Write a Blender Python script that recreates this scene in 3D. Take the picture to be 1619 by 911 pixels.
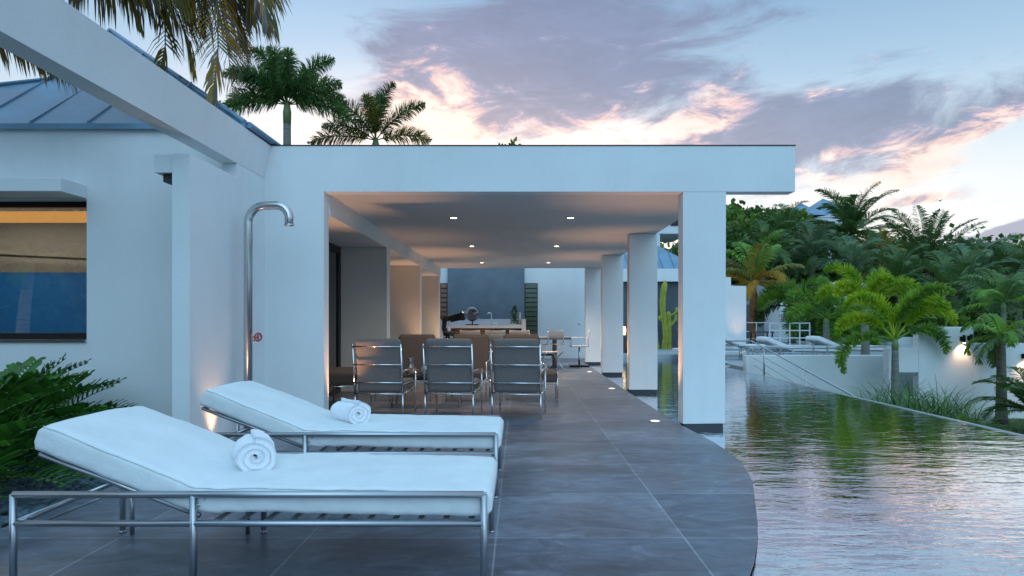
import bpy, math, random
from mathutils import Vector, Matrix, noise
for o in list(bpy.data.objects): bpy.data.objects.remove(o, do_unlink=True)
SC = bpy.context.scene
COL = SC.collection
R = math.radians
# ------------------------------------------------------------------ camera
cd = bpy.data.cameras.new('camera'); cam = bpy.data.objects.new('camera', cd); COL.objects.link(cam)
cam.location = (0, 0, 1.25); cam.rotation_euler = (R(90), 0, 0)
cd.sensor_width = 36; cd.lens = 24.02; cd.shift_x = -0.0065; cd.shift_y = 0.0312
cd.clip_start = 0.05; cd.clip_end = 4000
SC.camera = cam
SC.view_settings.view_transform = 'Standard'; SC.view_settings.look = 'None'
SC.view_settings.exposure = 0.22; SC.view_settings.gamma = 1.0
# ------------------------------------------------------------------ sky
W = bpy.data.worlds.new('World'); SC.world = W; W.use_nodes = True
nt = W.node_tree; nt.nodes.clear(); N = nt.nodes; L = nt.links
def nd(t, **k):
    n = N.new(t)
    for a, b in k.items(): setattr(n, a, b)
    return n
def mth(op, a, b=None, c=None, clamp=False):
    n = nd('ShaderNodeMath', operation=op, use_clamp=clamp)
    for i, v in enumerate((a, b, c)):
        if v is None: continue
        if isinstance(v, (int, float)): n.inputs[i].default_value = v
        else: L.new(v, n.inputs[i])
    return n.outputs[0]
def sstep(x, a, b):
    n = nd('ShaderNodeMapRange', interpolation_type='SMOOTHSTEP')
    L.new(x, n.inputs[0]); n.inputs[1].default_value = a; n.inputs[2].default_value = b
    return n.outputs[0]
def mixc(f, a, b, mode='MIX'):
    n = nd('ShaderNodeMix', data_type='RGBA', blend_type=mode)
    if isinstance(f, (int, float)): n.inputs[0].default_value = f
    else: L.new(f, n.inputs[0])
    for i, v in ((6, a), (7, b)):
        if isinstance(v, tuple): n.inputs[i].default_value = (*v, 1)
        else: L.new(v, n.inputs[i])
    return n.outputs[2]
def lin(r, g, b):
    f = lambda c: (c/255/12.92) if c/255 <= .04045 else ((c/255+.055)/1.055)**2.4
    return (f(r), f(g), f(b))
tc = nd('ShaderNodeTexCoord'); sep = nd('ShaderNodeSeparateXYZ'); L.new(tc.outputs['Generated'], sep.inputs[0])
sx, sy, sz = sep.outputs
hyp = mth('MAXIMUM', mth('SQRT', mth('ADD', mth('MULTIPLY', sx, sx), mth('MULTIPLY', sy, sy))), 0.001)
az = mth('ARCTAN2', sx, sy)                 # azimuth from +Y, to the right positive
el = mth('DIVIDE', sz, hyp)                 # tangent of elevation
def uv_of(px, py):
    u = (px-820)/1080; v = (506-py)/1080
    return math.atan(u), v/math.sqrt(1+u*u)
# noises on the sphere of directions, stretched along the horizon
vm = nd('ShaderNodeCombineXYZ'); L.new(az, vm.inputs[0]); L.new(mth('MULTIPLY', el, 1.75), vm.inputs[1])
def rotnoise(ang, sxx, syy, scale, det=8, rough=.6, off=0.0, dist=0.0):
    m = nd('ShaderNodeMapping'); L.new(vm.outputs[0], m.inputs[0])
    m.inputs['Rotation'].default_value = (0, 0, R(ang)); m.inputs['Scale'].default_value = (sxx, syy, 1); m.inputs['Location'].default_value = (off, off*.7, off)
    n = nd('ShaderNodeTexNoise'); L.new(m.outputs[0], n.inputs['Vector'])
    n.inputs['Scale'].default_value = scale; n.inputs['Detail'].default_value = det; n.inputs['Roughness'].default_value = rough; n.inputs['Distortion'].default_value = dist
    return n.outputs[0]
n1 = rotnoise(-18, 1.0, 1.45, 5.2, 11, .64, 3.1, .5)
n2 = rotnoise(-22, 1.0, 1.4, 9.0, 10, .64, 7.7, .5)
n3 = rotnoise(-10, 1.0, 1.7, 2.4, 4, .5, 1.3)
def blob(px, py, rx, ry, ang, amp=1.0):
    a0, e0 = uv_of(px, py); rx /= 1080; ry /= 1080; c, s = math.cos(R(ang)), math.sin(R(ang))
    da = mth('SUBTRACT', az, a0); de = mth('SUBTRACT', el, e0)
    p = mth('DIVIDE', mth('ADD', mth('MULTIPLY', da, c), mth('MULTIPLY', de, s)), rx)
    q = mth('DIVIDE', mth('SUBTRACT', mth('MULTIPLY', de, c), mth('MULTIPLY', da, s)), ry)
    r = mth('ADD', mth('MULTIPLY', p, p), mth('MULTIPLY', q, q))
    return mth('MULTIPLY', mth('POWER', 2.718, mth('MULTIPLY', r, -1.0)), amp)
def add(*xs):
    o = xs[0]
    for x in xs[1:]: o = mth('ADD', o, x)
    return o
front = sstep(sy, -0.15, 0.35)
# clear sky: blue above, white glow low over the sunset
ramp = nd('ShaderNodeValToRGB'); L.new(el, ramp.inputs[0]); cr = ramp.color_ramp
stops = [(0.0, lin(236, 240, 246)), (0.13, lin(232, 239, 246)), (0.24, lin(205, 224, 238)), (0.33, lin(165, 197, 223)), (0.47, lin(128, 168, 205)), (0.62, lin(196, 192, 212)), (1.0, lin(186, 196, 220))]
cr.elements[0].position = 0; cr.elements[0].color = (*stops[0][1], 1); cr.elements[1].position = 1; cr.elements[1].color = (*stops[-1][1], 1)
for p, c in stops[1:-1]:
    e = cr.elements.new(p); e.color = (*c, 1)
glow = add(blob(560, 200, 260, 95, 0, .9), blob(880, 225, 280, 50, 0, .8), blob(1330, 335, 240, 55, 8, .4))
clear = mixc(mth('MINIMUM', glow, 1.0), ramp.outputs[0], (1.15, 1.03, .98))
leftb = blob(470, 40, 260, 150, 0, .55)
clear = mixc(leftb, clear, lin(172, 208, 240))
mask = add(blob(760, 90, 190, 140, -10, 1.0), blob(960, 60, 250, 95, 0, 1.0), blob(900, 160, 190, 60, 5, .75), blob(1150, 205, 170, 62, 12, .9), blob(1290, 215, 150, 45, 14, 1.0), blob(1270, 170, 150, 40, 10, .35), blob(650, 170, 90, 60, 0, .6))
mask = add(mask, blob(1330, 262, 190, 26, 20, .7), blob(1540, 205, 110, 22, 26, 1.0), blob(1600, 90, 80, 40, 20, .3), blob(1465, 268, 60, 14, 12, .6), blob(1440, 318, 60, 9, 4, .85))
mask = mth('MAXIMUM', mask, mth('MULTIPLY', sstep(el, .48, .66), .5))
dens = sstep(mth('ADD', mask, mth('MULTIPLY', mth('SUBTRACT', n1, .52), 3.0)), .25, 1.0)
dens = mth('MULTIPLY', dens, front)
# cloud colour: mauve bodies, pink to cream where the low sun catches them
warm = mth('ADD', mth('MULTIPLY', mth('SUBTRACT', n2, .5), 4.2), add(mth('MULTIPLY', sstep(el, .42, .2), .36), blob(660, 170, 110, 90, 0, .55), blob(860, 215, 260, 50, 0, .35), blob(1130, 160, 90, 60, 20, .35), blob(1450, 255, 220, 30, 20, .42), blob(1530, 208, 120, 22, 26, .15), blob(1470, 268, 70, 20, 12, .6), mth('MULTIPLY', blob(1270, 205, 150, 40, 12), -.55), mth('MULTIPLY', blob(860, 20, 330, 90, 0), -.4)))
warm = sstep(warm, .0, 1.0)
cr2 = nd('ShaderNodeValToRGB'); L.new(warm, cr2.inputs[0]); e = cr2.color_ramp.elements
e[0].color = (*lin(116, 128, 164), 1); e[1].color = (*lin(255, 232, 222), 1); e[1].position = 1
for p, c in ((.35, lin(138, 142, 176)), (.62, lin(200, 172, 186)), (.82, lin(238, 200, 194))):
    q = cr2.color_ramp.elements.new(p); q.color = (*c, 1)
n4 = rotnoise(-24, 1.0, 1.5, 17, 8, .62, 2.2, .4)
tex = mth('ADD', .52, mth('MULTIPLY', mth('ADD', n2, n4), .48))
cc_ = nd('ShaderNodeCombineColor'); [L.new(tex, cc_.inputs[i]) for i in range(3)]
cloudc = mixc(1.0, cr2.outputs[0], cc_.outputs[0], 'MULTIPLY')
sky = mixc(mth('MULTIPLY', dens, .86), clear, cloudc)
sky = mixc(1.0, sky, (.88, .885, .89), 'MULTIPLY')
# bank of cloud low on the right
a1, e1 = uv_of(1500, 382); a2, e2 = uv_of(1619, 338)
edge = mth('ADD', mth('MULTIPLY', mth('SUBTRACT', az, a1), (e2-e1)/(a2-a1)), mth('ADD', e1, mth('MULTIPLY', mth('SUBTRACT', n2, .5), .05)))
bank = mth('MULTIPLY', sstep(mth('SUBTRACT', edge, el), -.002, .004), sstep(az, a1-.03, a1))
sky = mixc(mth('MULTIPLY', bank, front), sky, lin(150, 158, 184))
# the blue eastern half of the sky behind the camera and overhead
eastc = mixc(sstep(el, .0, 1.2), (.32, .60, .90), (.40, .80, 1.14))
east = mth('MAXIMUM', sstep(sy, .12, -.5), sstep(sz, .62, .95))
sky = mixc(east, sky, eastc)
nish = nd('ShaderNodeTexSky', sky_type='NISHITA', sun_disc=False, sun_elevation=R(1.5), sun_rotation=R(-8))
bg1 = nd('ShaderNodeBackground'); L.new(sky, bg1.inputs[0]); bg1.inputs[1].default_value = 1.0
bg2 = nd('ShaderNodeBackground'); L.new(nish.outputs[0], bg2.inputs[0]); bg2.inputs[1].default_value = 0.05
ads = nd('ShaderNodeAddShader'); L.new(bg1.outputs[0], ads.inputs[0]); L.new(bg2.outputs[0], ads.inputs[1])
wo = nd('ShaderNodeOutputWorld'); L.new(ads.outputs[0], wo.inputs[0])
# weak, very soft dusk light from the bright sky behind the camera
sl = bpy.data.lights.new('sun', 'SUN'); sl.energy = 0.5; sl.angle = R(50); sl.color = (.66, .86, 1.0)
so = bpy.data.objects.new('sun', sl); COL.objects.link(so); so.rotation_euler = (R(56), 0, R(12))

# ------------------------------------------------------------------ helpers
def tag(o, label=None, cat=None, group=None, kind=None):
    if label: o['label'] = label
    if cat: o['category'] = cat
    if group: o['group'] = group
    if kind: o['kind'] = kind
    return o
def empty(name, loc=(0, 0, 0), label=None, cat=None, group=None, rz=0):
    o = bpy.data.objects.new(name, None); COL.objects.link(o); o.location = loc; o.rotation_euler = (0, 0, rz)
    o.empty_display_size = .1
    return tag(o, label, cat, group)
class MB:
    def __init__(s): s.v = []; s.f = []; s.m = []; s.sm = []
    def add(s, vs, fs, mi=0, smooth=False):
        b = len(s.v); s.v += [tuple(v) for v in vs]
        for f in fs: s.f.append(tuple(i+b for i in f)); s.m.append(mi); s.sm.append(smooth)
    def box(s, x0, x1, y0, y1, z0, z1, mi=0):
        vs = [(x, y, z) for z in (z0, z1) for y in (y0, y1) for x in (x0, x1)]
        s.add(vs, [(0, 2, 3, 1), (4, 5, 7, 6), (0, 1, 5, 4), (2, 6, 7, 3), (0, 4, 6, 2), (1, 3, 7, 5)], mi)
    def obox(s, c, size, M=None, mi=0):
        h = [q/2 for q in size]; vs = []
        for z in (-1, 1):
            for y in (-1, 1):
                for x in (-1, 1):
                    p = Vector((x*h[0], y*h[1], z*h[2]))
                    if M is not None: p = M @ p
                    vs.append(p+Vector(c))
        s.add(vs, [(0, 2, 3, 1), (4, 5, 7, 6), (0, 1, 5, 4), (2, 6, 7, 3), (0, 4, 6, 2), (1, 3, 7, 5)], mi)
    def prism(s, pts, axis, a, b, mi=0):
        # pts 2-D polygon; axis 'x','y','z' extruded from a to b
        def P(p, t): return {'x': (t, p[0], p[1]), 'y': (p[0], t, p[1]), 'z': (p[0], p[1], t)}[axis]
        n = len(pts); vs = [P(p, a) for p in pts]+[P(p, b) for p in pts]
        s.add(vs, [tuple(range(n))[::-1], tuple(range(n, 2*n))]+[(i, (i+1) % n, n+(i+1) % n, n+i) for i in range(n)], mi)
    def tube(s, pts, r, n=10, mi=0, cap=True, smooth=True):
        pts = [Vector(p) for p in pts]; rr = r if isinstance(r, (list, tuple)) else [r]*len(pts)
        t0 = (pts[1]-pts[0]).normalized(); up = Vector((0, 0, 1)) if abs(t0.z) < .9 else Vector((1, 0, 0))
        nrm = t0.cross(up).normalized(); vs = []
        for i, p in enumerate(pts):
            if i == 0: t = t0
            elif i == len(pts)-1: t = (pts[-1]-pts[-2]).normalized()
            else: t = ((pts[i+1]-p).normalized()+(p-pts[i-1]).normalized()).normalized()
            nrm = (nrm-t*nrm.dot(t)).normalized(); bn = t.cross(nrm)
            for k in range(n):
                a = 2*math.pi*k/n; vs.append(p+nrm*math.cos(a)*rr[i]+bn*math.sin(a)*rr[i])
        fs = [(i*n+k, i*n+(k+1) % n, (i+1)*n+(k+1) % n, (i+1)*n+k) for i in range(len(pts)-1) for k in range(n)]
        s.add(vs, fs, mi, smooth)
        if cap:
            b = len(s.v)-len(vs)
            s.f.append(tuple(b+k for k in range(n))[::-1]); s.m.append(mi); s.sm.append(False)
            s.f.append(tuple(b+(len(pts)-1)*n+k for k in range(n))); s.m.append(mi); s.sm.append(False)
    def lathe(s, prof, c, n=20, mi=0, smooth=True):
        vs = []; c = Vector(c)
        for r, z in prof:
            for k in range(n):
                a = 2*math.pi*k/n; vs.append((c.x+r*math.cos(a), c.y+r*math.sin(a), c.z+z))
        fs = [(i*n+k, i*n+(k+1) % n, (i+1)*n+(k+1) % n, (i+1)*n+k) for i in range(len(prof)-1) for k in range(n)]
        fs += [tuple(range(n))[::-1], tuple((len(prof)-1)*n+k for k in range(n))]
        s.add(vs, fs, mi, smooth)
    def sphere(s, c, r, n=14, m=9, mi=0):
        prof = [(max(.0008, r*math.sin(math.pi*i/m)), -r*math.cos(math.pi*i/m)) for i in range(m+1)]
        s.lathe(prof, c, n, mi)
    def build(s, name, mats, parent=None, bevel=0, label=None, subsurf=0):
        me = bpy.data.meshes.new(name); me.from_pydata(s.v, [], s.f)
        for m in (mats if isinstance(mats, (list, tuple)) else [mats]): me.materials.append(m)
        me.polygons.foreach_set('material_index', s.m); me.polygons.foreach_set('use_smooth', s.sm)
        me.update(); o = bpy.data.objects.new(name, me); COL.objects.link(o)
        if parent: o.parent = parent
        if bevel:
            b = o.modifiers.new('bevel', 'BEVEL'); b.width = bevel; b.segments = 2; b.limit_method = 'ANGLE'
        if subsurf:
            b = o.modifiers.new('sub', 'SUBSURF'); b.levels = b.render_levels = subsurf
        if label: o['label'] = label
        return o
def copy_tree(o, parent=None):
    c = o.copy(); COL.objects.link(c); c.parent = parent
    for ch in [x for x in bpy.data.objects if x.parent == o]: copy_tree(ch, c)
    return c
def P(px, py, Y): return ((px-820)/1080*Y, Y, 1.25-(py-506)/1080*Y)
# ------------------------------------------------------------------ materials
def material(name, col, rough=.6, metal=0., var=.0, vscale=3., bump=0., bscale=40., col2=None, trans=0., spec=None, coat=0., detail=5, stretch=None, rvar=0., objrand=0.):
    m = bpy.data.materials.new(name); m.use_nodes = True; t = m.node_tree; b = t.nodes['Principled BSDF']
    b.inputs['Base Color'].default_value = (*col, 1); b.inputs['Roughness'].default_value = rough; b.inputs['Metallic'].default_value = metal
    if spec is not None: b.inputs['Specular IOR Level'].default_value = spec
    if coat: b.inputs['Coat Weight'].default_value = coat
    g = t.nodes.new('ShaderNodeTexCoord').outputs['Object']
    if stretch:
        mp = t.nodes.new('ShaderNodeMapping'); mp.inputs['Scale'].default_value = stretch; t.links.new(g, mp.inputs[0]); g = mp.outputs[0]
    if var or col2:
        n = t.nodes.new('ShaderNodeTexNoise'); n.inputs['Scale'].default_value = vscale; n.inputs['Detail'].default_value = detail; t.links.new(g, n.inputs['Vector'])
        mr = t.nodes.new('ShaderNodeMapRange'); mr.inputs[1].default_value = .32; mr.inputs[2].default_value = .68; t.links.new(n.outputs[0], mr.inputs[0])
        mx = t.nodes.new('ShaderNodeMix'); mx.data_type = 'RGBA'; t.links.new(mr.outputs[0], mx.inputs[0])
        c2 = col2 or tuple(min(1, c*(1+var)) for c in col); c1 = col if col2 else tuple(c*(1-var) for c in col)
        mx.inputs[6].default_value = (*c1, 1); mx.inputs[7].default_value = (*c2, 1)
        out = mx.outputs[2]
        if objrand:
            oi = t.nodes.new('ShaderNodeObjectInfo'); hs = t.nodes.new('ShaderNodeHueSaturation')
            m2 = t.nodes.new('ShaderNodeMapRange'); m2.inputs[3].default_value = 1-objrand; m2.inputs[4].default_value = 1+objrand
            t.links.new(oi.outputs['Random'], m2.inputs[0]); t.links.new(m2.outputs[0], hs.inputs['Value']); t.links.new(out, hs.inputs['Color']); out = hs.outputs[0]
        t.links.new(out, b.inputs['Base Color'])
        if rvar:
            m3 = t.nodes.new('ShaderNodeMapRange'); m3.inputs[3].default_value = rough-rvar; m3.inputs[4].default_value = rough+rvar; t.links.new(mr.outputs[0], m3.inputs[0]); t.links.new(m3.outputs[0], b.inputs['Roughness'])
    if bump:
        n = t.nodes.new('ShaderNodeTexNoise'); n.inputs['Scale'].default_value = bscale; n.inputs['Detail'].default_value = 4; t.links.new(g, n.inputs['Vector'])
        bp = t.nodes.new('ShaderNodeBump'); bp.inputs['Strength'].default_value = bump; bp.inputs['Distance'].default_value = .02; t.links.new(n.outputs[0], bp.inputs['Height']); t.links.new(bp.outputs[0], b.inputs['Normal'])
    if trans:
        tr = t.nodes.new('ShaderNodeBsdfTranslucent'); ms = t.nodes.new('ShaderNodeMixShader'); ms.inputs[0].default_value = trans
        if var or col2: t.links.new(out, tr.inputs[0])
        else: tr.inputs[0].default_value = (*col, 1)
        o = t.nodes['Material Output']; t.links.new(b.outputs[0], ms.inputs[1]); t.links.new(tr.outputs[0], ms.inputs[2]); t.links.new(ms.outputs[0], o.inputs[0])
    return m
def emit(name, col, s):
    m = bpy.data.materials.new(name); m.use_nodes = True; b = m.node_tree.nodes['Principled BSDF']
    b.inputs['Base Color'].default_value = (*col, 1); b.inputs['Emission Color'].default_value = (*col, 1); b.inputs['Emission Strength'].default_value = s
    return m
def glassy(name, tint, refl=.12, rough=.0, opaque=0., body=(.02, .03, .03)):
    m = bpy.data.materials.new(name); m.use_nodes = True; t = m.node_tree; t.nodes.clear()
    o = t.nodes.new('ShaderNodeOutputMaterial'); tr = t.nodes.new('ShaderNodeBsdfTransparent'); tr.inputs[0].default_value = (*tint, 1)
    gl = t.nodes.new('ShaderNodeBsdfGlossy'); gl.inputs['Roughness'].default_value = rough
    lw = t.nodes.new('ShaderNodeLayerWeight'); lw.inputs[0].default_value = .5
    mr = t.nodes.new('ShaderNodeMapRange'); mr.inputs[3].default_value = refl; mr.inputs[4].default_value = .9
    pw = t.nodes.new('ShaderNodeMath'); pw.operation = 'POWER'; pw.inputs[1].default_value = 3; t.links.new(lw.outputs['Facing'], pw.inputs[0]); t.links.new(pw.outputs[0], mr.inputs[0])
    ms = t.nodes.new('ShaderNodeMixShader'); t.links.new(mr.outputs[0], ms.inputs[0]); t.links.new(tr.outputs[0], ms.inputs[1]); t.links.new(gl.outputs[0], ms.inputs[2]); t.links.new(ms.outputs[0], o.inputs[0])
    return m
M = {}
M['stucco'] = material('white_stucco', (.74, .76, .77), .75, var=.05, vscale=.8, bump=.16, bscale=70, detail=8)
def weather(m, amount=.10):
    t = m.node_tree; b = t.nodes['Principled BSDF']; src = b.inputs['Base Color'].links[0].from_socket
    g = t.nodes.new('ShaderNodeNewGeometry').outputs['Position']; mp = t.nodes.new('ShaderNodeMapping'); mp.inputs['Scale'].default_value = (4, 4, .5); t.links.new(g, mp.inputs[0])
    n = t.nodes.new('ShaderNodeTexNoise'); n.inputs['Scale'].default_value = 1; n.inputs['Detail'].default_value = 7; n.inputs['Roughness'].default_value = .65; t.links.new(mp.outputs[0], n.inputs['Vector'])
    r = t.nodes.new('ShaderNodeMapRange'); r.inputs[1].default_value = .52; r.inputs[2].default_value = .78; r.inputs[3].default_value = 0; r.inputs[4].default_value = amount; t.links.new(n.outputs[0], r.inputs[0])
    x = t.nodes.new('ShaderNodeMix'); x.data_type = 'RGBA'; x.inputs[7].default_value = (.36, .36, .34, 1); t.links.new(r.outputs[0], x.inputs[0]); t.links.new(src, x.inputs[6]); t.links.new(x.outputs[2], b.inputs['Base Color'])
weather(M['stucco'], .10)
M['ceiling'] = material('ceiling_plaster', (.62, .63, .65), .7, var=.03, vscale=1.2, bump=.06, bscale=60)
M['taupe'] = material('taupe_plaster', (.58, .55, .50), .75, var=.05, vscale=1.5, bump=.1, bscale=60)
M['greywall'] = material('blue_grey_plaster', (.15, .19, .23), .7, var=.12, vscale=2.5, bump=.08, bscale=50)
M['darkgrey'] = material('dark_grey_plaster', (.085, .10, .12), .7, var=.08, vscale=1.5)
M['metal'] = material('brushed_steel', (.58, .58, .58), .27, 1., var=.03, vscale=3)
M['tubes'] = material('satin_steel_tube', (.46, .48, .51), .32, .95, var=.03, vscale=6, rvar=.05)
M['chrome'] = material('polished_steel', (.75, .77, .8), .16, 1.)
M['wmetal'] = material('white_painted_metal', (.72, .76, .78), .4, .2)
M['black'] = material('black_plastic', (.012, .012, .014), .4)
M['blackmetal'] = material('black_metal', (.02, .02, .022), .35, .6)
M['canvas'] = material('white_canvas', (.76, .79, .80), .9, var=.04, vscale=5, bump=.2, bscale=26, detail=8)
M['towel'] = material('white_terry', (.92, .93, .97), 1., var=.02, vscale=60, bump=.35, bscale=300)
M['greyfab'] = material('grey_woven_fabric', (.175, .152, .145), .95, var=.12, vscale=60, bump=.2, bscale=400)
M['brownfab'] = material('brown_woven_fabric', (.105, .078, .064), .9, var=.12, vscale=60, bump=.2, bscale=400)
M['cream'] = material('cream_sling', (.62, .54, .46), .8, var=.06, vscale=30)
M['wood'] = material('oiled_wood', (.20, .085, .035), .45, var=.25, vscale=8, stretch=(1, 8, 8))
M['darkwood'] = material('weathered_dark_wood', (.045, .04, .038), .6, var=.3, vscale=20, stretch=(1, 6, 20), bump=.3, bscale=30)
M['counter'] = material('white_stone', (.68, .66, .68), .35, var=.03)
M['redvalve'] = material('red_enamel', (.45, .05, .05), .35)
M['frame'] = material('dark_window_frame', (.022, .018, .018), .35, .3)
M['bluewall'] = material('blue_panel', (.004, .13, .40), .5, var=.06, vscale=2)
M['beige'] = material('beige_interior_plaster', (.33, .30, .26), .8)
M['tile'] = material('dark_pool_tile', (.02, .025, .035), .25)
M['glass'] = glassy('window_glass', (.86, .9, .92), .10)
M['greenglass'] = glassy('green_tinted_glass', (.25, .40, .34), .10)
M['clear'] = glassy('clear_glass', (.9, .95, .95), .12)
M['downlight'] = emit('downlight_glow', (1.0, .78, .52), 14)
M['warmglow'] = emit('painted_ceiling_glow', (1.0, .45, .12), .85)  # emission stands in for warm light on the room ceiling
M['pinkglow'] = emit('floor_light_glow', (1.0, .74, .50), 4)
M['amber'] = emit('amber_lamp_glow', (1.0, .72, .35), 2.0)
M['palmtrunk'] = material('palm_bark', (.13, .105, .085), .85, var=.35, vscale=5, stretch=(1, 1, 9), bump=.6, bscale=9)
M['smoothtrunk'] = material('grey_ringed_palm_bark', (.17, .17, .15), .8, var=.25, vscale=3, stretch=(1, 1, 7), bump=.25, bscale=7)
M['orangetrunk'] = material('rusty_palm_bark', (.42, .16, .06), .85, var=.4, vscale=6, stretch=(1, 1, 6), bump=.6, bscale=10)
M['shaft'] = material('green_crownshaft', (.15, .21, .08), .5, var=.2, vscale=3)
M['bark'] = material('grey_bark', (.09, .08, .07), .9, var=.3, vscale=8)
def leaf(name, c1, c2, tr=.3, rnd=.18): return material(name, c1, .45, col2=c2, vscale=1.6, trans=tr, objrand=rnd, detail=3)
M['foxbright'] = leaf('bright_lime_frond', (.16, .36, .015), (.55, .66, .03))
M['foxgreen'] = leaf('fresh_green_frond', (.06, .20, .022), (.24, .40, .04))
M['palmdark'] = leaf('dark_green_frond', (.045, .12, .03), (.13, .22, .05))
M['palmblue'] = leaf('silver_green_frond', (.07, .15, .07), (.20, .29, .14))
M['palmolive'] = leaf('olive_frond', (.12, .14, .025), (.34, .27, .04))
M['palmyellow'] = leaf('yellowing_frond', (.34, .24, .02), (.58, .27, .03))
M['palmbrown'] = leaf('dry_brown_leaflet', (.16, .12, .10), (.34, .28, .25))
M['zamiadark'] = leaf('dark_cycad_leaflet', (.02, .08, .014), (.05, .17, .02), .2)  # darker leaflet tone, picked at random
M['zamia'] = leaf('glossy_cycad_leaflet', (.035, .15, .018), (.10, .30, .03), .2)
M['treeA'] = leaf('dark_tree_leaf', (.022, .07, .014), (.08, .15, .025), .25, .3)
M['treeB'] = leaf('mid_tree_leaf', (.045, .12, .016), (.15, .23, .03), .25, .3)
M['grassy'] = leaf('strap_leaf', (.035, .10, .035), (.11, .20, .07))
M['cactus'] = material('cactus_skin', (.22, .27, .03), .6, col2=(.42, .40, .06), vscale=6, bump=.3, bscale=30)
M['lawn'] = material('lawn_grass', (.03, .09, .012), .9, col2=(.07, .14, .02), vscale=9, bump=1., bscale=120)
M['soil'] = material('dark_soil', (.018, .02, .014), .95, var=.4, vscale=20, bump=.6, bscale=40)
M['pebble'] = material('blue_grey_pebble', (.035, .06, .08), .5, col2=(.09, .14, .16), vscale=6)
M['terr'] = material('hillside_scrub', (.010, .028, .010), .95, col2=(.03, .055, .014), vscale=.25, bump=1, bscale=2)
M['mount'] = material('far_mountain_scrub', (.055, .075, .105), 1., var=.2, vscale=.02)
M['paver'] = material('pale_terrace_stone', (.36, .40, .42), .6, var=.08, vscale=2)
# standing seam metal roof
M['roof'] = material('blue_grey_metal_roof', (.17, .29, .40), .42, .3, var=.25, vscale=1.3, rvar=.08)
# deck slabs
def deck_mat():
    m = bpy.data.materials.new('slate_slab_deck'); m.use_nodes = True; t = m.node_tree; nn = t.nodes; l = t.links; b = nn['Principled BSDF']
    tcn = nn.new('ShaderNodeTexCoord').outputs['Object']
    def noise_(sc, det, rough=.55, st=(1, 1, 1), loc=(0, 0, 0), dist=0.):
        mp = nn.new('ShaderNodeMapping'); mp.inputs['Scale'].default_value = st; mp.inputs['Location'].default_value = loc; l.new(tcn, mp.inputs[0])
        n = nn.new('ShaderNodeTexNoise'); n.inputs['Scale'].default_value = sc; n.inputs['Detail'].default_value = det; n.inputs['Roughness'].default_value = rough; n.inputs['Distortion'].default_value = dist; l.new(mp.outputs[0], n.inputs['Vector']); return n.outputs[0]
    br = nn.new('ShaderNodeTexBrick'); br.offset = 0; br.inputs['Scale'].default_value = 1; br.inputs['Brick Width'].default_value = 1.08; br.inputs['Row Height'].default_value = 1.0
    br.inputs['Mortar Size'].default_value = .0065; br.inputs['Mortar Smooth'].default_value = .3
    br.inputs['Color1'].default_value = (.10, .112, .142, 1); br.inputs['Color2'].default_value = (.16, .17, .205, 1); br.inputs['Mortar'].default_value = (.25, .26, .28, 1)
    mp = nn.new('ShaderNodeMapping'); mp.inputs['Location'].default_value = (.13, .08, 0); l.new(tcn, mp.inputs[0]); l.new(mp.outputs[0], br.inputs['Vector'])
    a = noise_(.9, 6, .6, (1, 1.5, 1), (3, 1, 0), .6); c = noise_(3.2, 9, .68, (.8, 1.5, 1), (0, 5, 0), 1.4); d = noise_(60, 4)
    def mr(x, a0, a1, b0, b1):
        n = nn.new('ShaderNodeMapRange'); l.new(x, n.inputs[0])
        for i, v in enumerate((a0, a1, b0, b1)): n.inputs[i+1].default_value = v
        return n.outputs[0]
    mul = nn.new('ShaderNodeMix'); mul.data_type = 'RGBA'; mul.blend_type = 'MULTIPLY'; mul.inputs[0].default_value = 1
    cc = nn.new('ShaderNodeMath'); cc.operation = 'MULTIPLY'; l.new(mr(a, .3, .7, .55, 1.45), cc.inputs[0]); l.new(mr(c, .3, .7, .6, 1.45), cc.inputs[1])
    cx = nn.new('ShaderNodeCombineColor'); [l.new(cc.outputs[0], cx.inputs[i]) for i in range(3)]
    l.new(br.outputs[0], mul.inputs[6]); l.new(cx.outputs[0], mul.inputs[7])
    # pale lime blooms
    mx = nn.new('ShaderNodeMix'); mx.data_type = 'RGBA'; l.new(mr(c, .57, .74, 0, .55), mx.inputs[0]); l.new(mul.outputs[2], mx.inputs[6]); mx.inputs[7].default_value = (.26, .29, .33, 1)
    l.new(mx.outputs[2], b.inputs['Base Color']); l.new(mr(a, .3, .7, .28, .52), b.inputs['Roughness'])
    h = nn.new('ShaderNodeMath'); h.operation = 'ADD'; l.new(mr(d, 0, 1, 0, .25), h.inputs[0]); l.new(mr(c, 0, 1, 0, 1), h.inputs[1])
    bp = nn.new('ShaderNodeBump'); bp.inputs['Strength'].default_value = .22; bp.inputs['Distance'].default_value = .01; l.new(h.outputs[0], bp.inputs['Height']); l.new(bp.outputs[0], b.inputs['Normal'])
    b.inputs['Specular IOR Level'].default_value = .6
    return m
M['deck'] = deck_mat()
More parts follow.
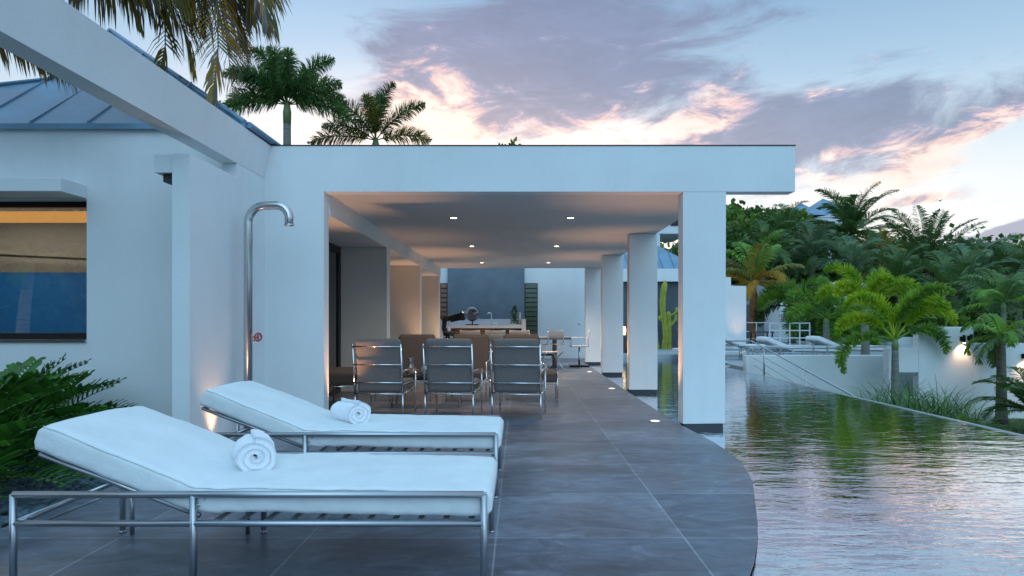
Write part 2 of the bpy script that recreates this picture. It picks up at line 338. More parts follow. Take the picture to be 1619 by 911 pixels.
def water_mat():
    m = bpy.data.materials.new('pool_water'); m.use_nodes = True; t = m.node_tree; nn = t.nodes; l = t.links; nn.clear()
    o = nn.new('ShaderNodeOutputMaterial'); df = nn.new('ShaderNodeBsdfDiffuse'); df.inputs[0].default_value = (.004, .022, .026, 1)
    gl = nn.new('ShaderNodeBsdfGlossy'); gl.inputs['Roughness'].default_value = .03; gl.inputs[0].default_value = (.93, .95, 1, 1)
    tcn = nn.new('ShaderNodeTexCoord').outputs['Object']
    def noise_(sc, det, st, ang=0, dist=.4):
        mp = nn.new('ShaderNodeMapping'); mp.inputs['Scale'].default_value = st; mp.inputs['Rotation'].default_value = (0, 0, R(ang)); l.new(tcn, mp.inputs[0])
        n = nn.new('ShaderNodeTexNoise'); n.inputs['Scale'].default_value = sc; n.inputs['Detail'].default_value = det; n.inputs['Roughness'].default_value = .45; n.inputs['Distortion'].default_value = dist; l.new(mp.outputs[0], n.inputs['Vector']); return n.outputs[0]
    a = noise_(1.5, 2, (1, 2.3, 1), 12); c = noise_(6.5, 3, (.8, 2.0, 1), -8); d = noise_(17, 2, (.8, 1.7, 1), 5)
    def sc(x, k):
        q = nn.new('ShaderNodeMath'); q.operation = 'MULTIPLY'; l.new(x, q.inputs[0]); q.inputs[1].default_value = k; return q.outputs[0]
    def ad(x, y):
        q = nn.new('ShaderNodeMath'); q.operation = 'ADD'; l.new(x, q.inputs[0]); l.new(y, q.inputs[1]); return q.outputs[0]
    h = ad(ad(sc(a, .0062), sc(c, .0034)), sc(d, .0007))
    bp = nn.new('ShaderNodeBump'); bp.inputs['Strength'].default_value = 1; bp.inputs['Distance'].default_value = 1.0; l.new(h, bp.inputs['Height'])
    l.new(bp.outputs[0], gl.inputs['Normal']); l.new(bp.outputs[0], df.inputs['Normal'])
    lw = nn.new('ShaderNodeLayerWeight'); lw.inputs[0].default_value = .5
    mr = nn.new('ShaderNodeMapRange'); mr.inputs[1].default_value = .25; mr.inputs[2].default_value = .85; mr.inputs[3].default_value = .30; mr.inputs[4].default_value = .92; l.new(lw.outputs['Facing'], mr.inputs[0])
    ms = nn.new('ShaderNodeMixShader'); l.new(mr.outputs[0], ms.inputs[0]); l.new(df.outputs[0], ms.inputs[1]); l.new(gl.outputs[0], ms.inputs[2]); l.new(ms.outputs[0], o.inputs[0])
    return m
M['water'] = water_mat()
def spot(loc, d, power, angle, blend=.6, col=(1, .80, .62), r=.03, parent=None):
    l = bpy.data.lights.new('lamp_light', 'SPOT'); l.energy = power; l.spot_size = R(angle); l.spot_blend = blend; l.color = col; l.shadow_soft_size = r
    o = bpy.data.objects.new('lamp_light', l); COL.objects.link(o); o.location = loc; o.rotation_euler = Vector(d).to_track_quat('-Z', 'Y').to_euler()
    if parent: o.parent = parent
    return o
# ================================================================== SETTING
def hill(x, y):
    t = max(0, min(1, (y-34)/55)); t = t*t*(3-2*t)
    h = -1.25+t*(8.5+.0*x)
    if y > 40: h += 1.3*t*noise.noise(Vector((x*.03, y*.03, 0)))
    if y > 110: h += min(6, (y-110)*.01)
    return h
mb = MB()
xs = [-1500, -700, -300, -150, -80]+list(range(-50, 121, 5))+[150, 200, 300, 500, 900, 1500]
ys = [-1200, -400, -120, -40, -20, 0, 10, 15, 20, 25, 30]+list(range(34, 120, 5))+[140, 180, 250, 400, 800, 1500, 2600]
vs = [(x, y, hill(x, y)) for y in ys for x in xs]; nx = len(xs)
mb.add(vs, [(j*nx+i, j*nx+i+1, (j+1)*nx+i+1, (j+1)*nx+i) for j in range(len(ys)-1) for i in range(nx-1)], 0, True)
tag(mb.build('ground', M['terr']), kind='structure')
mb = MB(); mb.box(5.96, 40, 4, 17.6, -1.24, -1.2); tag(mb.build('lawn', M['lawn']), kind='structure')
# water
mb = MB(); mb.add([(-9, -14, -.05), (5.63, -14, -.05), (5.63, 22.8, -.05), (-9, 22.8, -.05)], [(0, 1, 2, 3)])
tag(mb.build('pool_water', M['water']), kind='structure')
# pool basin: infinity weir and far end
mb = MB(); mb.box(5.63, 5.70, -14, 22.6, -1.3, -.044); mb.build('pool_edge', material('pale_wet_edge', (.30, .34, .36), .3), bevel=.006); tag(bpy.data.objects['pool_edge'], kind='structure')
# deck with its curved edge (plan outline)
edge_pts = [(1.93, 20.3), (1.90, 12.0), (1.91, 9.5), (1.93, 8.3), (1.97, 7.5), (1.995, 7.0), (1.99, 6.5), (1.955, 6.0), (1.88, 5.6), (1.80, 5.25), (1.69, 4.9), (1.58, 4.55), (1.47, 4.2), (1.36, 3.9), (1.24, 3.6), (1.10, 3.3), (.95, 3.0), (.72, 2.5), (.45, 1.9), (.2, 1.2), (.05, .3), (.1, -1), (.4, -2.5), (.9, -4), (1.2, -7), (1.2, -13.9)]
outline = [(2.3, 22.25), (2.3, 20.3)]+edge_pts[0:]
outline += [(-3.1, -13.9), (-3.1, 22.25)]
mb = MB(); n = len(outline)
mb.add([(x, y, 0) for x, y in outline], [tuple(range(n))[::-1]])
mb.add([(x, y, 0) for x, y in outline]+[(x, y, -.035) for x, y in outline], [(i, (i+1) % n, n+(i+1) % n, n+i) for i in range(n)])
mb.add([(x-.02 if x > 0 else x, y, -.035) for x, y in outline]+[(x-.02 if x > 0 else x, y, -1.3) for x, y in outline], [(i, (i+1) % n, n+(i+1) % n, n+i) for i in range(n)], 1)
dk = mb.build('deck', [M['deck'], M['tile']]); tag(dk, kind='structure')
# far platforms
mb = MB(); mb.box(2.34, 9.2, 22.82, 36, -1.2, .1); tag(mb.build('platform', M['paver'], bevel=.01), kind='structure')
mb = MB(); mb.box(5.95, 30, 18.3, 22.8, -1.2, .0); mb.box(9.22, 30, 22.82, 37, -1.2, .35); tag(mb.build('terrace', M['paver']), kind='structure')
# planting bed and pebbles at the left
mb = MB(); mb.box(-14, -3.12, -6, 7.42, -.4, -.03); tag(mb.build('planting_bed', M['soil']), kind='structure')
rng = random.Random(5); mb = MB()
for i in range(2600):
    x = -3.14-abs(rng.gauss(0, .9)); y = rng.uniform(3.2, 7.3)
    if x < -6: continue
    r = rng.uniform(.018, .045); pr = []
    c = Vector((x, y, -.03+r*.4)); sq = rng.uniform(.45, .8); ang = rng.uniform(0, 6.28); st = rng.uniform(1, 1.5)
    vs = []; m_, n_ = 4, 6
    for a in range(m_+1):
        for b in range(n_):
            th = math.pi*a/m_; ph = 2*math.pi*b/n_+ang
            lx = r*math.sin(th)*math.cos(ph)*st; ly = r*math.sin(th)*math.sin(ph)
            vs.append(c+Vector((lx*math.cos(ang)-ly*math.sin(ang), lx*math.sin(ang)+ly*math.cos(ang), r*sq*math.cos(th))))
    mb.add(vs, [(a*n_+b, a*n_+(b+1) % n_, (a+1)*n_+(b+1) % n_, (a+1)*n_+b) for a in range(m_) for b in range(n_)], 0, True)
tag(mb.build('pebbles', M['pebble']), 'dark blue-grey pebbles covering the planting bed', 'pebbles', kind='stuff')

# ================================================================== PAVILION
pav = empty('pavilion', (0, 8.2, 0), 'white open pavilion with square columns and recessed ceiling lights', 'pavilion')
OFF = (0, -8.2, 0)
def part(mb, name, mat, parent, off=OFF, **k):
    mb.v = [(x+off[0], y+off[1], z+off[2]) for x, y, z in mb.v]
    return mb.build(name, mat, parent, **k)
Y0, Y1 = 8.12, 8.33
mb = MB()   # portal: left wall, beam, overhang (one face, plus the first column folded slightly back)
mb.prism([(-2.316, 0), (-2.316, 2.776), (3.285, 2.776), (3.285, 3.318), (-3.30, 3.318), (-3.30, 0)], 'y', Y0, Y1)
part(mb, 'portal_frame', M['stucco'], pav)
mb = MB(); mb.box(-2.94, 3.293, Y0-.008, Y1+.008, 3.319, 3.331); part(mb, 'flashing', M['frame'], pav)
# first column: diagonal shade edge shaped as a slight fold in its face
mb = MB()
zt, zb = 2.776, 0.015
A = (1.955, Y0+.004, 2.42); B = (2.466, Y0+.004, zt); 
mb.add([(1.955, Y0+.004, zb), (2.466, Y0+.045, zb), (2.466, Y0+.004, zt), (1.955, Y0+.004, zt), (1.955, Y0+.004, 2.42), (1.955, Y0+.25, zb), (2.466, Y0+.25, zb), (2.466, Y0+.25, zt), (1.955, Y0+.25, zt)],
       [(0, 1, 2, 4), (4, 2, 3), (0, 4, 3, 8, 5), (1, 6, 7, 2), (5, 8, 7, 6), (0, 5, 6, 1), (3, 2, 7, 8)])
part(mb, 'column', M['stucco'], pav)
for yc in (12.08, 16.04, 20.0):
    mb = MB(); mb.box(1.955, 2.455, yc, yc+.24, .015, 2.772); part(mb, 'column', M['stucco'], pav, bevel=.008)
for yc in (8.12, 12.08, 16.04, 20.0):
    mb = MB(); mb.box(1.975, 2.435, yc+.02, yc+.22, -1.2, .0148); part(mb, 'column_base', M['tile'], pav)
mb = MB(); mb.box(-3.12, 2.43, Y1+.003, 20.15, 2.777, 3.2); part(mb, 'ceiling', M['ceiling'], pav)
mb = MB(); mb.box(-3.1, -2.3, Y1+.003, 20.15, 2.52, 2.774); part(mb, 'side_beam', M['stucco'], pav)
for yc in (11.9, 15.9, 19.7):
    mb = MB(); mb.box(-3.1, -2.303, yc, yc+.29, 0.002, 2.517); f = part(mb, 'fin_wall', M['taupe'], pav, bevel=.004)
    mb = MB(); mb.box(-2.302, -2.296, yc-.004, yc+.294, 0.002, 2.517); part(mb, 'fin_edge', M['stucco'], pav)
for k, (ya, yb) in enumerate(((8.34, 11.9), (12.19, 15.9), (16.19, 19.7))):
    mb = MB(); mb.box(-3.16, -3.12, ya, yb, .002, 2.517)
    if k: part(mb, 'back_panel', M['taupe'], pav)
    else:
        part(mb, 'glass_door', M['greenglass'], pav)
        mb = MB(); x0, x1 = -3.17, -3.09
        for yy in (8.36, 10.1, 11.78): mb.box(x0, x1, yy, yy+.1, .0, 2.515)
        mb.box(x0, x1, 8.465, 10.095, 2.40, 2.515); mb.box(x0, x1, 10.205, 11.775, 2.40, 2.515); mb.box(x0, x1, 8.465, 10.095, 0, .07); mb.box(x0, x1, 10.205, 11.775, 0, .07)
        part(mb, 'door_frame', M['frame'], pav)
mb = MB(); mb.box(-4.36, -4.26, 8.4, 12.3, 0, 2.7); mb.box(-4.26, -3.2, 12.2, 12.3, 0, 2.7); part(mb, 'room_wall', material('dark_green_interior', (.03, .06, .045), .8), pav)
for (px, py) in ((717, 344), (902, 344), (746, 389), (880, 389), (762, 415), (867, 415)):
    Yd = 1.526*1080/(506-py); Xd = (px-820)/1080*Yd
    mb = MB(); mb.lathe([(.075, 0), (.075, -.008), (.05, -.010), (.05, -.003)], (Xd, Yd, 2.776), 20); d = part(mb, 'downlight', M['chrome'], pav)
    mb = MB(); mb.lathe([(.046, -.0055), (.046, -.0075)], (Xd, Yd, 2.776), 16); part(mb, 'lamp', M['downlight'], d)
    spot((Xd, Yd-8.2, 2.75), (0, 0, -1), 200 if Yd > 17 else 75, 140, .8, parent=pav)
for (X, Y) in ((1.0, 9.6), (1.05, 13.6), (-.1, 17.0)):   # small flat grilles in the ceiling
    mb = MB(); mb.box(X-.11+.5, X+.11+.5, Y-.11, Y+.11, 2.770, 2.7765); part(mb, 'ceiling_grille', M['ceiling'], pav)
# gap in the floor lights
def floor_light(x, y, label, power, d=(0, 0, 1), ang=70, z=0.0):
    t = empty('floor_light', (x, y, z), label, 'floor light', 'warm floor lights set flush in the paving')
    power *= 1.5
    mb = MB(); mb.lathe([(.075, .001), (.075, .006), (.055, .008), (.055, .004)], (0, 0, 0), 22); mb.build('trim_ring', M['chrome'], t)
    mb = MB(); mb.lathe([(.052, .003), (.052, .0075)], (0, 0, 0), 20); mb.build('lens', M['pinkglow'], t)
    spot((0, 0, .03), d, power*1.2, ang+22, 1.0, (1, .50, .24), .05, t)
floor_light(1.68, 8.42, 'round floor light glowing beside the nearest column', 50, (.05, .02, 1), 48)
floor_light(1.69, 12.4, 'round floor light glowing beside the second column', 45, (.05, .02, 1), 48)
floor_light(1.70, 16.4, 'round floor light beside the third column, farthest on the pool side', 40, (.05, .02, 1), 48)
floor_light(-2.2, 8.46, 'round floor light hidden inside the left front corner of the pavilion', 60, (.0, 0, 1), 48)
floor_light(-2.12, 12.6, 'round floor light behind the first taupe fin wall', 20, (.0, 0, 1), 48)
floor_light(-2.12, 15.6, 'round floor light before the second taupe fin wall', 60, (.0, 0, 1), 48)
floor_light(-2.12, 19.4, 'round floor light before the farthest fin wall', 40, (.0, 0, 1), 48)
floor_light(-2.90, 6.72, 'round floor light behind the far lounger washing the white wall', 14, (-.10, 0, 1), 50)

# ================================================================== LEFT WING OF THE HOUSE
hs = empty('house', (-5, 7.45, 0), 'white house wing with a wide window and blue metal roof', 'house')
HO = (5, -7.45, 0)
def hp(mb, name, mat, parent=hs, **k): return part(mb, name, mat, parent, HO, **k)
# return wall running toward the camera (X -3.02), with pier front at Y 6.27
mb = MB()
mb.prism([(6.27, 0), (8.123, 0), (8.123, 2.93), (7.33, 2.93), (7.33, 2.777), (6.27, 2.777)], 'x', -3.18, -3.02)
hp(mb, 'return_wall', M['stucco'])
# long beam toward the camera: outer face leans, top edge at X -2.944
mb = MB(); mb.prism([(-3.02, 2.934), (-2.944, 3.318), (-3.20, 3.318), (-3.20, 2.934)], 'y', -4.0, 8.122)
hp(mb, 'long_beam', M['stucco'])
# lintel stub and the dark bracket under it
mb = MB(); mb.box(-3.36, -3.183, 6.30, 7.44, 2.61, 2.775); hp(mb, 'lintel', M['stucco'])
mb = MB(); mb.prism([(-3.31, 2.606), (-3.185, 2.606), (-3.185, 2.49), (-3.31, 2.535)], 'y', 6.36, 7.44); hp(mb, 'timber_bracket', M['darkwood'])
# window wall
WX1, WX0, WZ0, WZ1, YW = -4.71, -9.5, 1.03, 2.56, 7.45
mb = MB()
mb.box(WX1, -3.10, YW, YW+.3, -.1, 3.36); mb.box(-12, WX0, YW, YW+.3, -.1, 3.36)
mb.box(WX0, WX1, YW, YW+.3, -.1, WZ0); mb.box(WX0, WX1, YW, YW+.3, WZ1, 3.36)
hp(mb, 'wall', M['stucco'])
mb = MB(); mb.box(-12, -3.3, YW-.04, YW+.3, 3.362, 3.385); hp(mb, 'eave_flashing', M['frame'])
mb = MB(); mb.box(-9.7, -4.71, 7.03, YW-.002, 2.575, 2.715); hp(mb, 'window_canopy', M['stucco'], bevel=.006)
w = MB()
w.box(WX0, WX1, YW+.12, YW+.2, WZ0, WZ0+.075); w.box(WX0, WX1, YW+.12, YW+.2, WZ1-.065, WZ1); w.box(WX1-.022, WX1, YW+.12, YW+.2, WZ0+.075, WZ1-.065); w.box(WX0, WX0+.05, YW+.12, YW+.2, WZ0+.075, WZ1-.065); w.box(-7.15, -7.08, YW+.12, YW+.2, WZ0+.075, WZ1-.065)
wf = hp(w, 'window_frame', M['frame'])
mb = MB(); mb.box(WX0+.05, WX1-.022, YW+.155, YW+.163, WZ0+.075, WZ1-.065); hp(mb, 'pane', glassy('reflective_glass', (.86, .90, .92), .21), wf)
mb = MB(); mb.box(WX0, WX1, YW-.03, YW+.118, WZ0-.02, WZ0+.004); hp(mb, 'window_sill', M['metal'], wf)
# room behind the window: glowing strip imitating warm ceiling light, beige soffit, blue panel
mb = MB(); mb.box(-12, -4.4, 10.6, 10.7, 0, 3.3); mb.box(-4.5, -4.4, 7.76, 10.6, 0, 3.3); mb.box(-12, -4.5, 7.76, 10.6, 2.9, 3.0); mb.box(-12, -4.5, 7.76, 10.6, -.05, .0)
hp(mb, 'room_wall', M['beige'])
mb = MB(); mb.box(-11, -6.1, 10.50, 10.598, .05, 1.98); mb.box(-6.09, -5.0, 10.46, 10.598, .05, 1.98); hp(mb, 'blue_panel', M['bluewall'])
mb = MB(); mb.prism([(-11, 2.36), (-4.52, 2.06), (-4.52, 2.09), (-11, 2.39)], 'y', 10.3, 10.4); hp(mb, 'curtain_rail', M['frame'])
mb = MB(); mb.box(-11, -4.55, 7.80, 7.84, 2.365, 2.49); hp(mb, 'glow_strip', M['warmglow'])
rl = bpy.data.lights.new('room_light', 'AREA'); rl.energy = 55; rl.size = 2; rl.color = (1, .86, .70)
ro = bpy.data.objects.new('room_light', rl); COL.objects.link(ro); ro.parent = hs; ro.location = (-2.3, 1.6, 2.85)
# hipped metal roof, seams running up the slope
def RP(px, py):  # point on the front slope seen at that pixel
    a = (506-py)/1080; Yv = (2.11-.7*7.3)/(a-.7); return ((px-820)/1080*Yv, Yv, 3.375+.7*(Yv-7.3))
A_ = (-6.46, 10.8, 3.375+.7*3.5); C0 = (-2.96, 7.38, 3.375); Bp = RP(78, 129)
mb = MB(); left = (-9.3, 7.38, 3.375)
pts = [left, C0, A_, Bp]
under = [(x, y, z-.06) for x, y, z in pts]
mb.add(pts+under, [(0, 1, 2, 3), (7, 6, 5, 4), (0, 4, 5, 1), (1, 5, 6, 2), (2, 6, 7, 3), (3, 7, 4, 0)])
# right slope, seen as a thin band over the beam
Cb = (-2.96, 19.5, 3.375); Ab = (-6.46, 16.0, A_[2])
p2 = [C0, Cb, Ab, A_]; u2 = [(x, y, z-.06) for x, y, z in p2]
mb.add(p2+u2, [(0, 1, 2, 3), (7, 6, 5, 4), (0, 4, 5, 1), (1, 5, 6, 2)])
p3 = [left, Bp, A_, Ab, (-9.9, 17, 3.375)]
mb.add(p3, [(0, 1, 2, 3, 4)])
rf = hp(mb, 'roof', M['roof'])
mb = MB()
def inside_top(x):   # where a seam at this x stops (hip lines)
    t = [pts[0], pts[3], pts[2], pts[1]]
    for a, b in ((t[0], t[1]), (t[1], t[2]), (t[2], t[3])):
        if min(a[0], b[0]) <= x <= max(a[0], b[0]):
            k = (x-a[0])/(b[0]-a[0]); return a[1]+k*(b[1]-a[1])
    return None
x = -9.0
while x < -3.1:
    yt = inside_top(x)
    if yt and yt > 7.6:
        z = lambda yy: 3.375+.7*(yy-7.3 if yy > 7.4 else .08)
        mb.add([(x-.012, 7.385, 3.38), (x+.012, 7.385, 3.38), (x+.012, yt, 3.375+.7*(yt-7.3)-.0), (x-.012, yt, 3.375+.7*(yt-7.3)), (x-.008, 7.385, 3.405), (x+.008, 7.385, 3.405), (x+.008, yt, 3.375+.7*(yt-7.3)+.022), (x-.008, yt, 3.375+.7*(yt-7.3)+.022)], [(4, 5, 6, 7), (0, 1, 5, 4), (1, 2, 6, 5), (3, 0, 4, 7)])
    x += .62
y = 8.0
while y < 19:
    s_ = min((y-7.3), (19.5-y), 3.5)
    if s_ > .1: mb.add([(-2.96, y-.012, 3.375), (-2.96, y+.012, 3.375), (-2.96-s_, y+.012, 3.375+.7*s_), (-2.96-s_, y-.012, 3.375+.7*s_), (-2.96, y-.012, 3.42), (-2.96, y+.012, 3.42), (-2.96-s_, y+.012, 3.42+.7*s_), (-2.96-s_, y-.012, 3.42+.7*s_)], [(4, 5, 6, 7), (0, 1, 5, 4), (1, 2, 6, 5), (3, 0, 4, 7)])
    y += .62
def capline(a, b): mb.tube([Vector(a)+Vector((0, 0, .01)), Vector(b)+Vector((0, 0, .01))], .03, 6)
capline(C0, A_); capline(A_, Bp); capline(Bp, left); capline(A_, Ab)
hp(mb, 'roof_seam', M['roof'], rf)
mb = MB(); mb.tube([(-2.93, 7.42, 3.37), (-2.93, 19.4, 3.37)], .035, 8); hp(mb, 'gutter', M['roof'], rf)

# back wall of the court, kitchen niche, louvres
bw = empty('courtyard_wall', (0, 22.3, 0), 'tall pale wall closing the far end of the pavilion court', 'wall')
bo = (0, -22.3, 0)
mb = MB(); mb.box(-5, 2.62, 22.3, 22.5, -.1, 3.9); part(mb, 'wall', M['stucco'], bw, bo)
mb = MB(); mb.box(-2.31, .19, 22.18, 22.298, 0, 3.85); part(mb, 'grey_panel', M['greywall'], bw, bo)
for (x0, x1, mat) in ((-2.56, -2.315, M['wood']), (.195, .62, material('green_louvre_glass', (.05, .075, .04), .3, var=.3, vscale=5, stretch=(1, 1, 7)))):
    mb = MB(); mb.box(x0, x1, 22.27, 22.298, .0, 2.45); nme = part(mb, 'shutter', M['frame'], bw, bo)
    mb = MB()
    for k in range(16): mb.obox(((x0+x1)/2, 22.255, .08+k*.152), (x1-x0-.05, .02, .145), Matrix.Rotation(R(-16), 3, 'X'))
    part(mb, 'louvre', mat, nme, bo)
mb = MB(); mb.lathe([(.04, 0), (.04, .02)], (0, 0, 0), 12); mb.v = [(1.98+x, 22.29-z, 1.14+y) for x, y, z in mb.v]; part(mb, 'switch_plate', M['counter'], bw, bo)

kt = empty('kitchen_counter', (-1.1, 21.2, 0), 'white outdoor kitchen counter with raised sides and wooden front', 'counter'); ko = (1.1, -21.2, 0)
mb = MB(); mb.box(-2.38, -2.24, 20.75, 21.75, .0, 1.28); mb.box(.09, .22, 20.75, 21.75, 0, 1.28); mb.box(-2.238, .088, 21.66, 21.75, .6, 1.279); part(mb, 'surround', M['counter'], kt, ko, bevel=.006)
mb = MB(); mb.box(-2.238, .088, 20.76, 21.655, 1.0, 1.09); part(mb, 'worktop', M['counter'], kt, ko)
mb = MB(); mb.box(-1.95, -.75, 20.85, 21.6, .05, .998); part(mb, 'cupboard', M['wood'], kt, ko)
mb = MB(); mb.box(-.74, .085, 20.95, 21.6, .05, .998); part(mb, 'recess_shade', M['darkgrey'], kt, ko)  # dark block stands in for the shaded recess under the worktop
mb = MB(); mb.tube([(-.85, 21.4, 1.09), (-.85, 21.4, 1.42), (-.87, 21.36, 1.47), (-.92, 21.28, 1.48), (-.96, 21.22, 1.44)], .022, 8); mb.box(-.80, -.68, 21.36, 21.40, 1.13, 1.16); part(mb, 'tap', M['chrome'], kt, ko)

# ================================================================== FAR BUILDINGS ON THE RIGHT
fh = empty('garden_house', (5, 27.6, .1), 'low grey garden house with white fascia and blue hipped roof between the columns', 'house'); fo = (-5, -27.6, -.1)
mb = MB(); mb.box(3.2, 7.6, 27.6, 31, .1, 2.79); part(mb, 'wall', M['darkgrey'], fh, fo)
mb = MB(); mb.box(3.0, 7.4, 27.3, 31.2, 2.792, 3.30); part(mb, 'fascia', M['stucco'], fh, fo)
mb = MB(); e0 = [(3.1, 27.4, 3.302), (7.3, 27.4, 3.302), (7.3, 32, 3.302), (3.1, 32, 3.302)]; ap = (5.0, 30.2, 5.15)
mb.add(e0+[ap], [(0, 1, 4), (1, 2, 4), (2, 3, 4), (3, 0, 4)])
r_ = part(mb, 'roof', M['roof'], fh, fo)
for k in range(9):
    mb = MB(); x = 3.5+k*.46; a = Vector((x, 27.4, 3.31)); tt = (x-3.1)/1.9 if x < 5 else (7.3-x)/2.3
    b = Vector((x, 27.4+2.8*tt, 3.31+1.85*tt)); mb.tube([a, b], .022, 4); part(mb, 'roof_seam', M['roof'], r_, fo)
ub = empty('upper_block', (5.4, 36, .1), 'white upper block seen over the garden house roof', 'building'); uo = (-5.4, -36, -.1)
mb = MB(); mb.box(3.5, 9.0, 36, 40, 5.8, 8.0); mb.box(3.5, 7.45, 36.02, 39, .1, 5.8); part(mb, 'wall', M['stucco'], ub, uo)
mb = MB(); mb.box(8.0, 8.9, 35.97, 35.998, 6.2, 7.2); part(mb, 'window', M['frame'], ub, uo)
def gwall(name, label, cat, boxes, mat, loc, extra=None, **k):
    t = MB()
    for b in boxes: t.box(*b)
    t.v = [(x-loc[0], y-loc[1], z-loc[2]) for x, y, z in t.v]
    o = t.build(name, mat, **k); o.location = loc; return tag(o, label, cat)
gwall('garden_wall', 'narrow white wall just right of the nearest column, taller of two', 'wall', [(6.4, 7.46, 24.0, 24.2, .1, 2.75)], M['stucco'], (7, 24, .1), bevel=.01)
gwall('garden_wall', 'short white wall end washed by a warm uplight', 'wall', [(7.47, 8.03, 24.1, 24.35, .1, 2.45)], M['stucco'], (7.7, 24.1, .1), bevel=.01)
floor_light(7.72, 23.7, 'warm floor light at the foot of the short white wall end', 22, (0, .1, 1), 40, .1)
gh = empty('pool_house', (12, 33, .35), 'plain grey pool house with dark door behind the yellowing palm', 'house'); go = (-12, -33, -.35)
mb = MB(); mb.box(10.2, 14.2, 33, 37, .35, 2.95); part(mb, 'wall', material('mid_grey_plaster', (.25, .28, .32), .7, var=.05), gh, go)
mb = MB(); mb.box(10.85, 11.2, 32.97, 32.998, .35, 2.0); part(mb, 'door', M['darkgrey'], gh, go)
# terrace wall, right garden walls
gwall('terrace_wall', 'low white terrace wall between the pool edge and the bright foxtail palm', 'wall', [(5.99, 9.65, 18.0, 18.25, -1.3, .317)], M['stucco'], (7.8, 18, -1.2), bevel=.012)
gwall('boundary_wall', 'tall stepped white boundary wall carrying wall lamps at the right', 'wall', [(9.95, 11.32, 17.0, 17.25, -1.3, 1.077), (9.2, 9.948, 17.0, 17.25, -.06, .55), (9.2, 9.4, 17.0, 17.25, -1.3, -.062), (11.322, 19, 17.0, 17.25, -1.3, .67)], M['stucco'], (12, 17, -1.2), bevel=.012)
gwall('planter_box', 'small pale planter box under the bright foxtail palm', 'planter', [(9.0, 9.6, 15.8, 16.3, -1.2, -.58)], M['counter'], (9.3, 16, -1.2), bevel=.02)
gwall('low_wall', 'long low pale wall behind the terrace loungers', 'wall', [(10.6, 14.5, 25.0, 25.25, .35, .62)], M['stucco'], (12, 25, .35))
# pool end steps
t = empty('pool_steps', (5.7, 19.2, -.1), 'dark floating steps at the far right end of the pool', 'steps')
for k in range(3):
    mb = MB(); mb.box(-.6, .25, k*.28, k*.28+.4, .02+k*.115, .06+k*.115); mb.build('tread', M['counter'], t)
mb = MB(); mb.box(-.58, .24, .35, 1.4, -.6, .33); mb.build('riser', M['darkgrey'], t)
mb = MB(); mb.box(-.6, .25, .95, 3.5, .34, .42); mb.build('landing', M['stucco'], t)
# railings
t = empty('stair_railing', (6.2, 17.3, -.2), 'sloping thin metal handrail beside the pool edge', 'railing')
def rp(X, Y, z): return (X-6.2, Y-17.3, z+.2)
s0, s1 = (6.2, 18.2, .69), (6.2, 12.45, -.19)
mb = MB(); mb.tube([rp(4.9, 18.2, .69), rp(*s0), rp(*s1)], .018, 8); mb.build('handrail', M['tubes'], t)
for o_ in (.24, .42, .60):
    mb = MB(); mb.tube([rp(6.2, 18.2, .69-o_), rp(6.2, 12.45, -.19-o_)], .007, 6); mb.build('wire', M['tubes'], t)
for yy in (17.26, 14.75, 12.6):
    zt = .69+(yy-18.2)*(.88/5.75); mb = MB(); mb.tube([rp(6.2, yy, -1.2+(.95 if yy > 17 else 0)), rp(6.2, yy, zt)], .02, 8); mb.build('post', M['tubes'], t)
t = empty('wall_railing', (7.8, 18.1, .317), 'low single-bar rail along the top of the terrace wall', 'railing')
mb = MB(); mb.tube([(-1.7, 0, .235), (.83, 0, .235)], .016, 8); mb.build('handrail', M['wmetal'], t)
for px in (1183, 1234, 1286, 1308, 1337):
    x = (px-820)/1080*18.1-7.8; mb = MB(); mb.box(x-.018, x+.018, -.015, .015, -.002, .222); mb.build('post', M['tubes'], t)
t = empty('balustrade', (9.5, 24, .0), 'white square metal balustrade with four bars in front of the foxtail palms', 'railing')
for z in (.36, .62, .88, 1.14):
    mb = MB(); mb.box(-.68, .74, -.02, .02, z-.02, z+.02); mb.build('bar', M['wmetal'], t)
for k in range(5):
    x = -.68+k*.35; mb = MB(); mb.box(x-.018, x+.018, -.0199, .0199, 0, 1.118); mb.build('post', M['wmetal'], t)
t = empty('balustrade', (8.25, 25.5, .1), 'thin pale balustrade crossing the trunk of the yellowing palm', 'railing')
for z in (.45, .72, 1.05):
    mb = MB(); mb.box(.1, 1.15, -.02, .02, z-.015, z+.015); mb.build('bar', M['wmetal'], t)
for k in range(3):
    x = .12+k*.5; mb = MB(); mb.box(x-.015, x+.015, -.0199, .0199, 0, 1.03); mb.build('post', M['wmetal'], t)
t = empty('serving_cart', (8.85, 24.9, .1), 'dark slatted side table below the yellowing palm', 'table')
mb = MB(); mb.box(-.35, .35, -.3, .3, .68, .74); mb.build('table_top', M['darkgrey'], t)
for sx in (-.3, .3):
    for sy_ in (-.25, .25): mb = MB(); mb.box(sx-.02, sx+.02, sy_-.02, sy_+.02, 0, .679); mb.build('leg', M['blackmetal'], t)
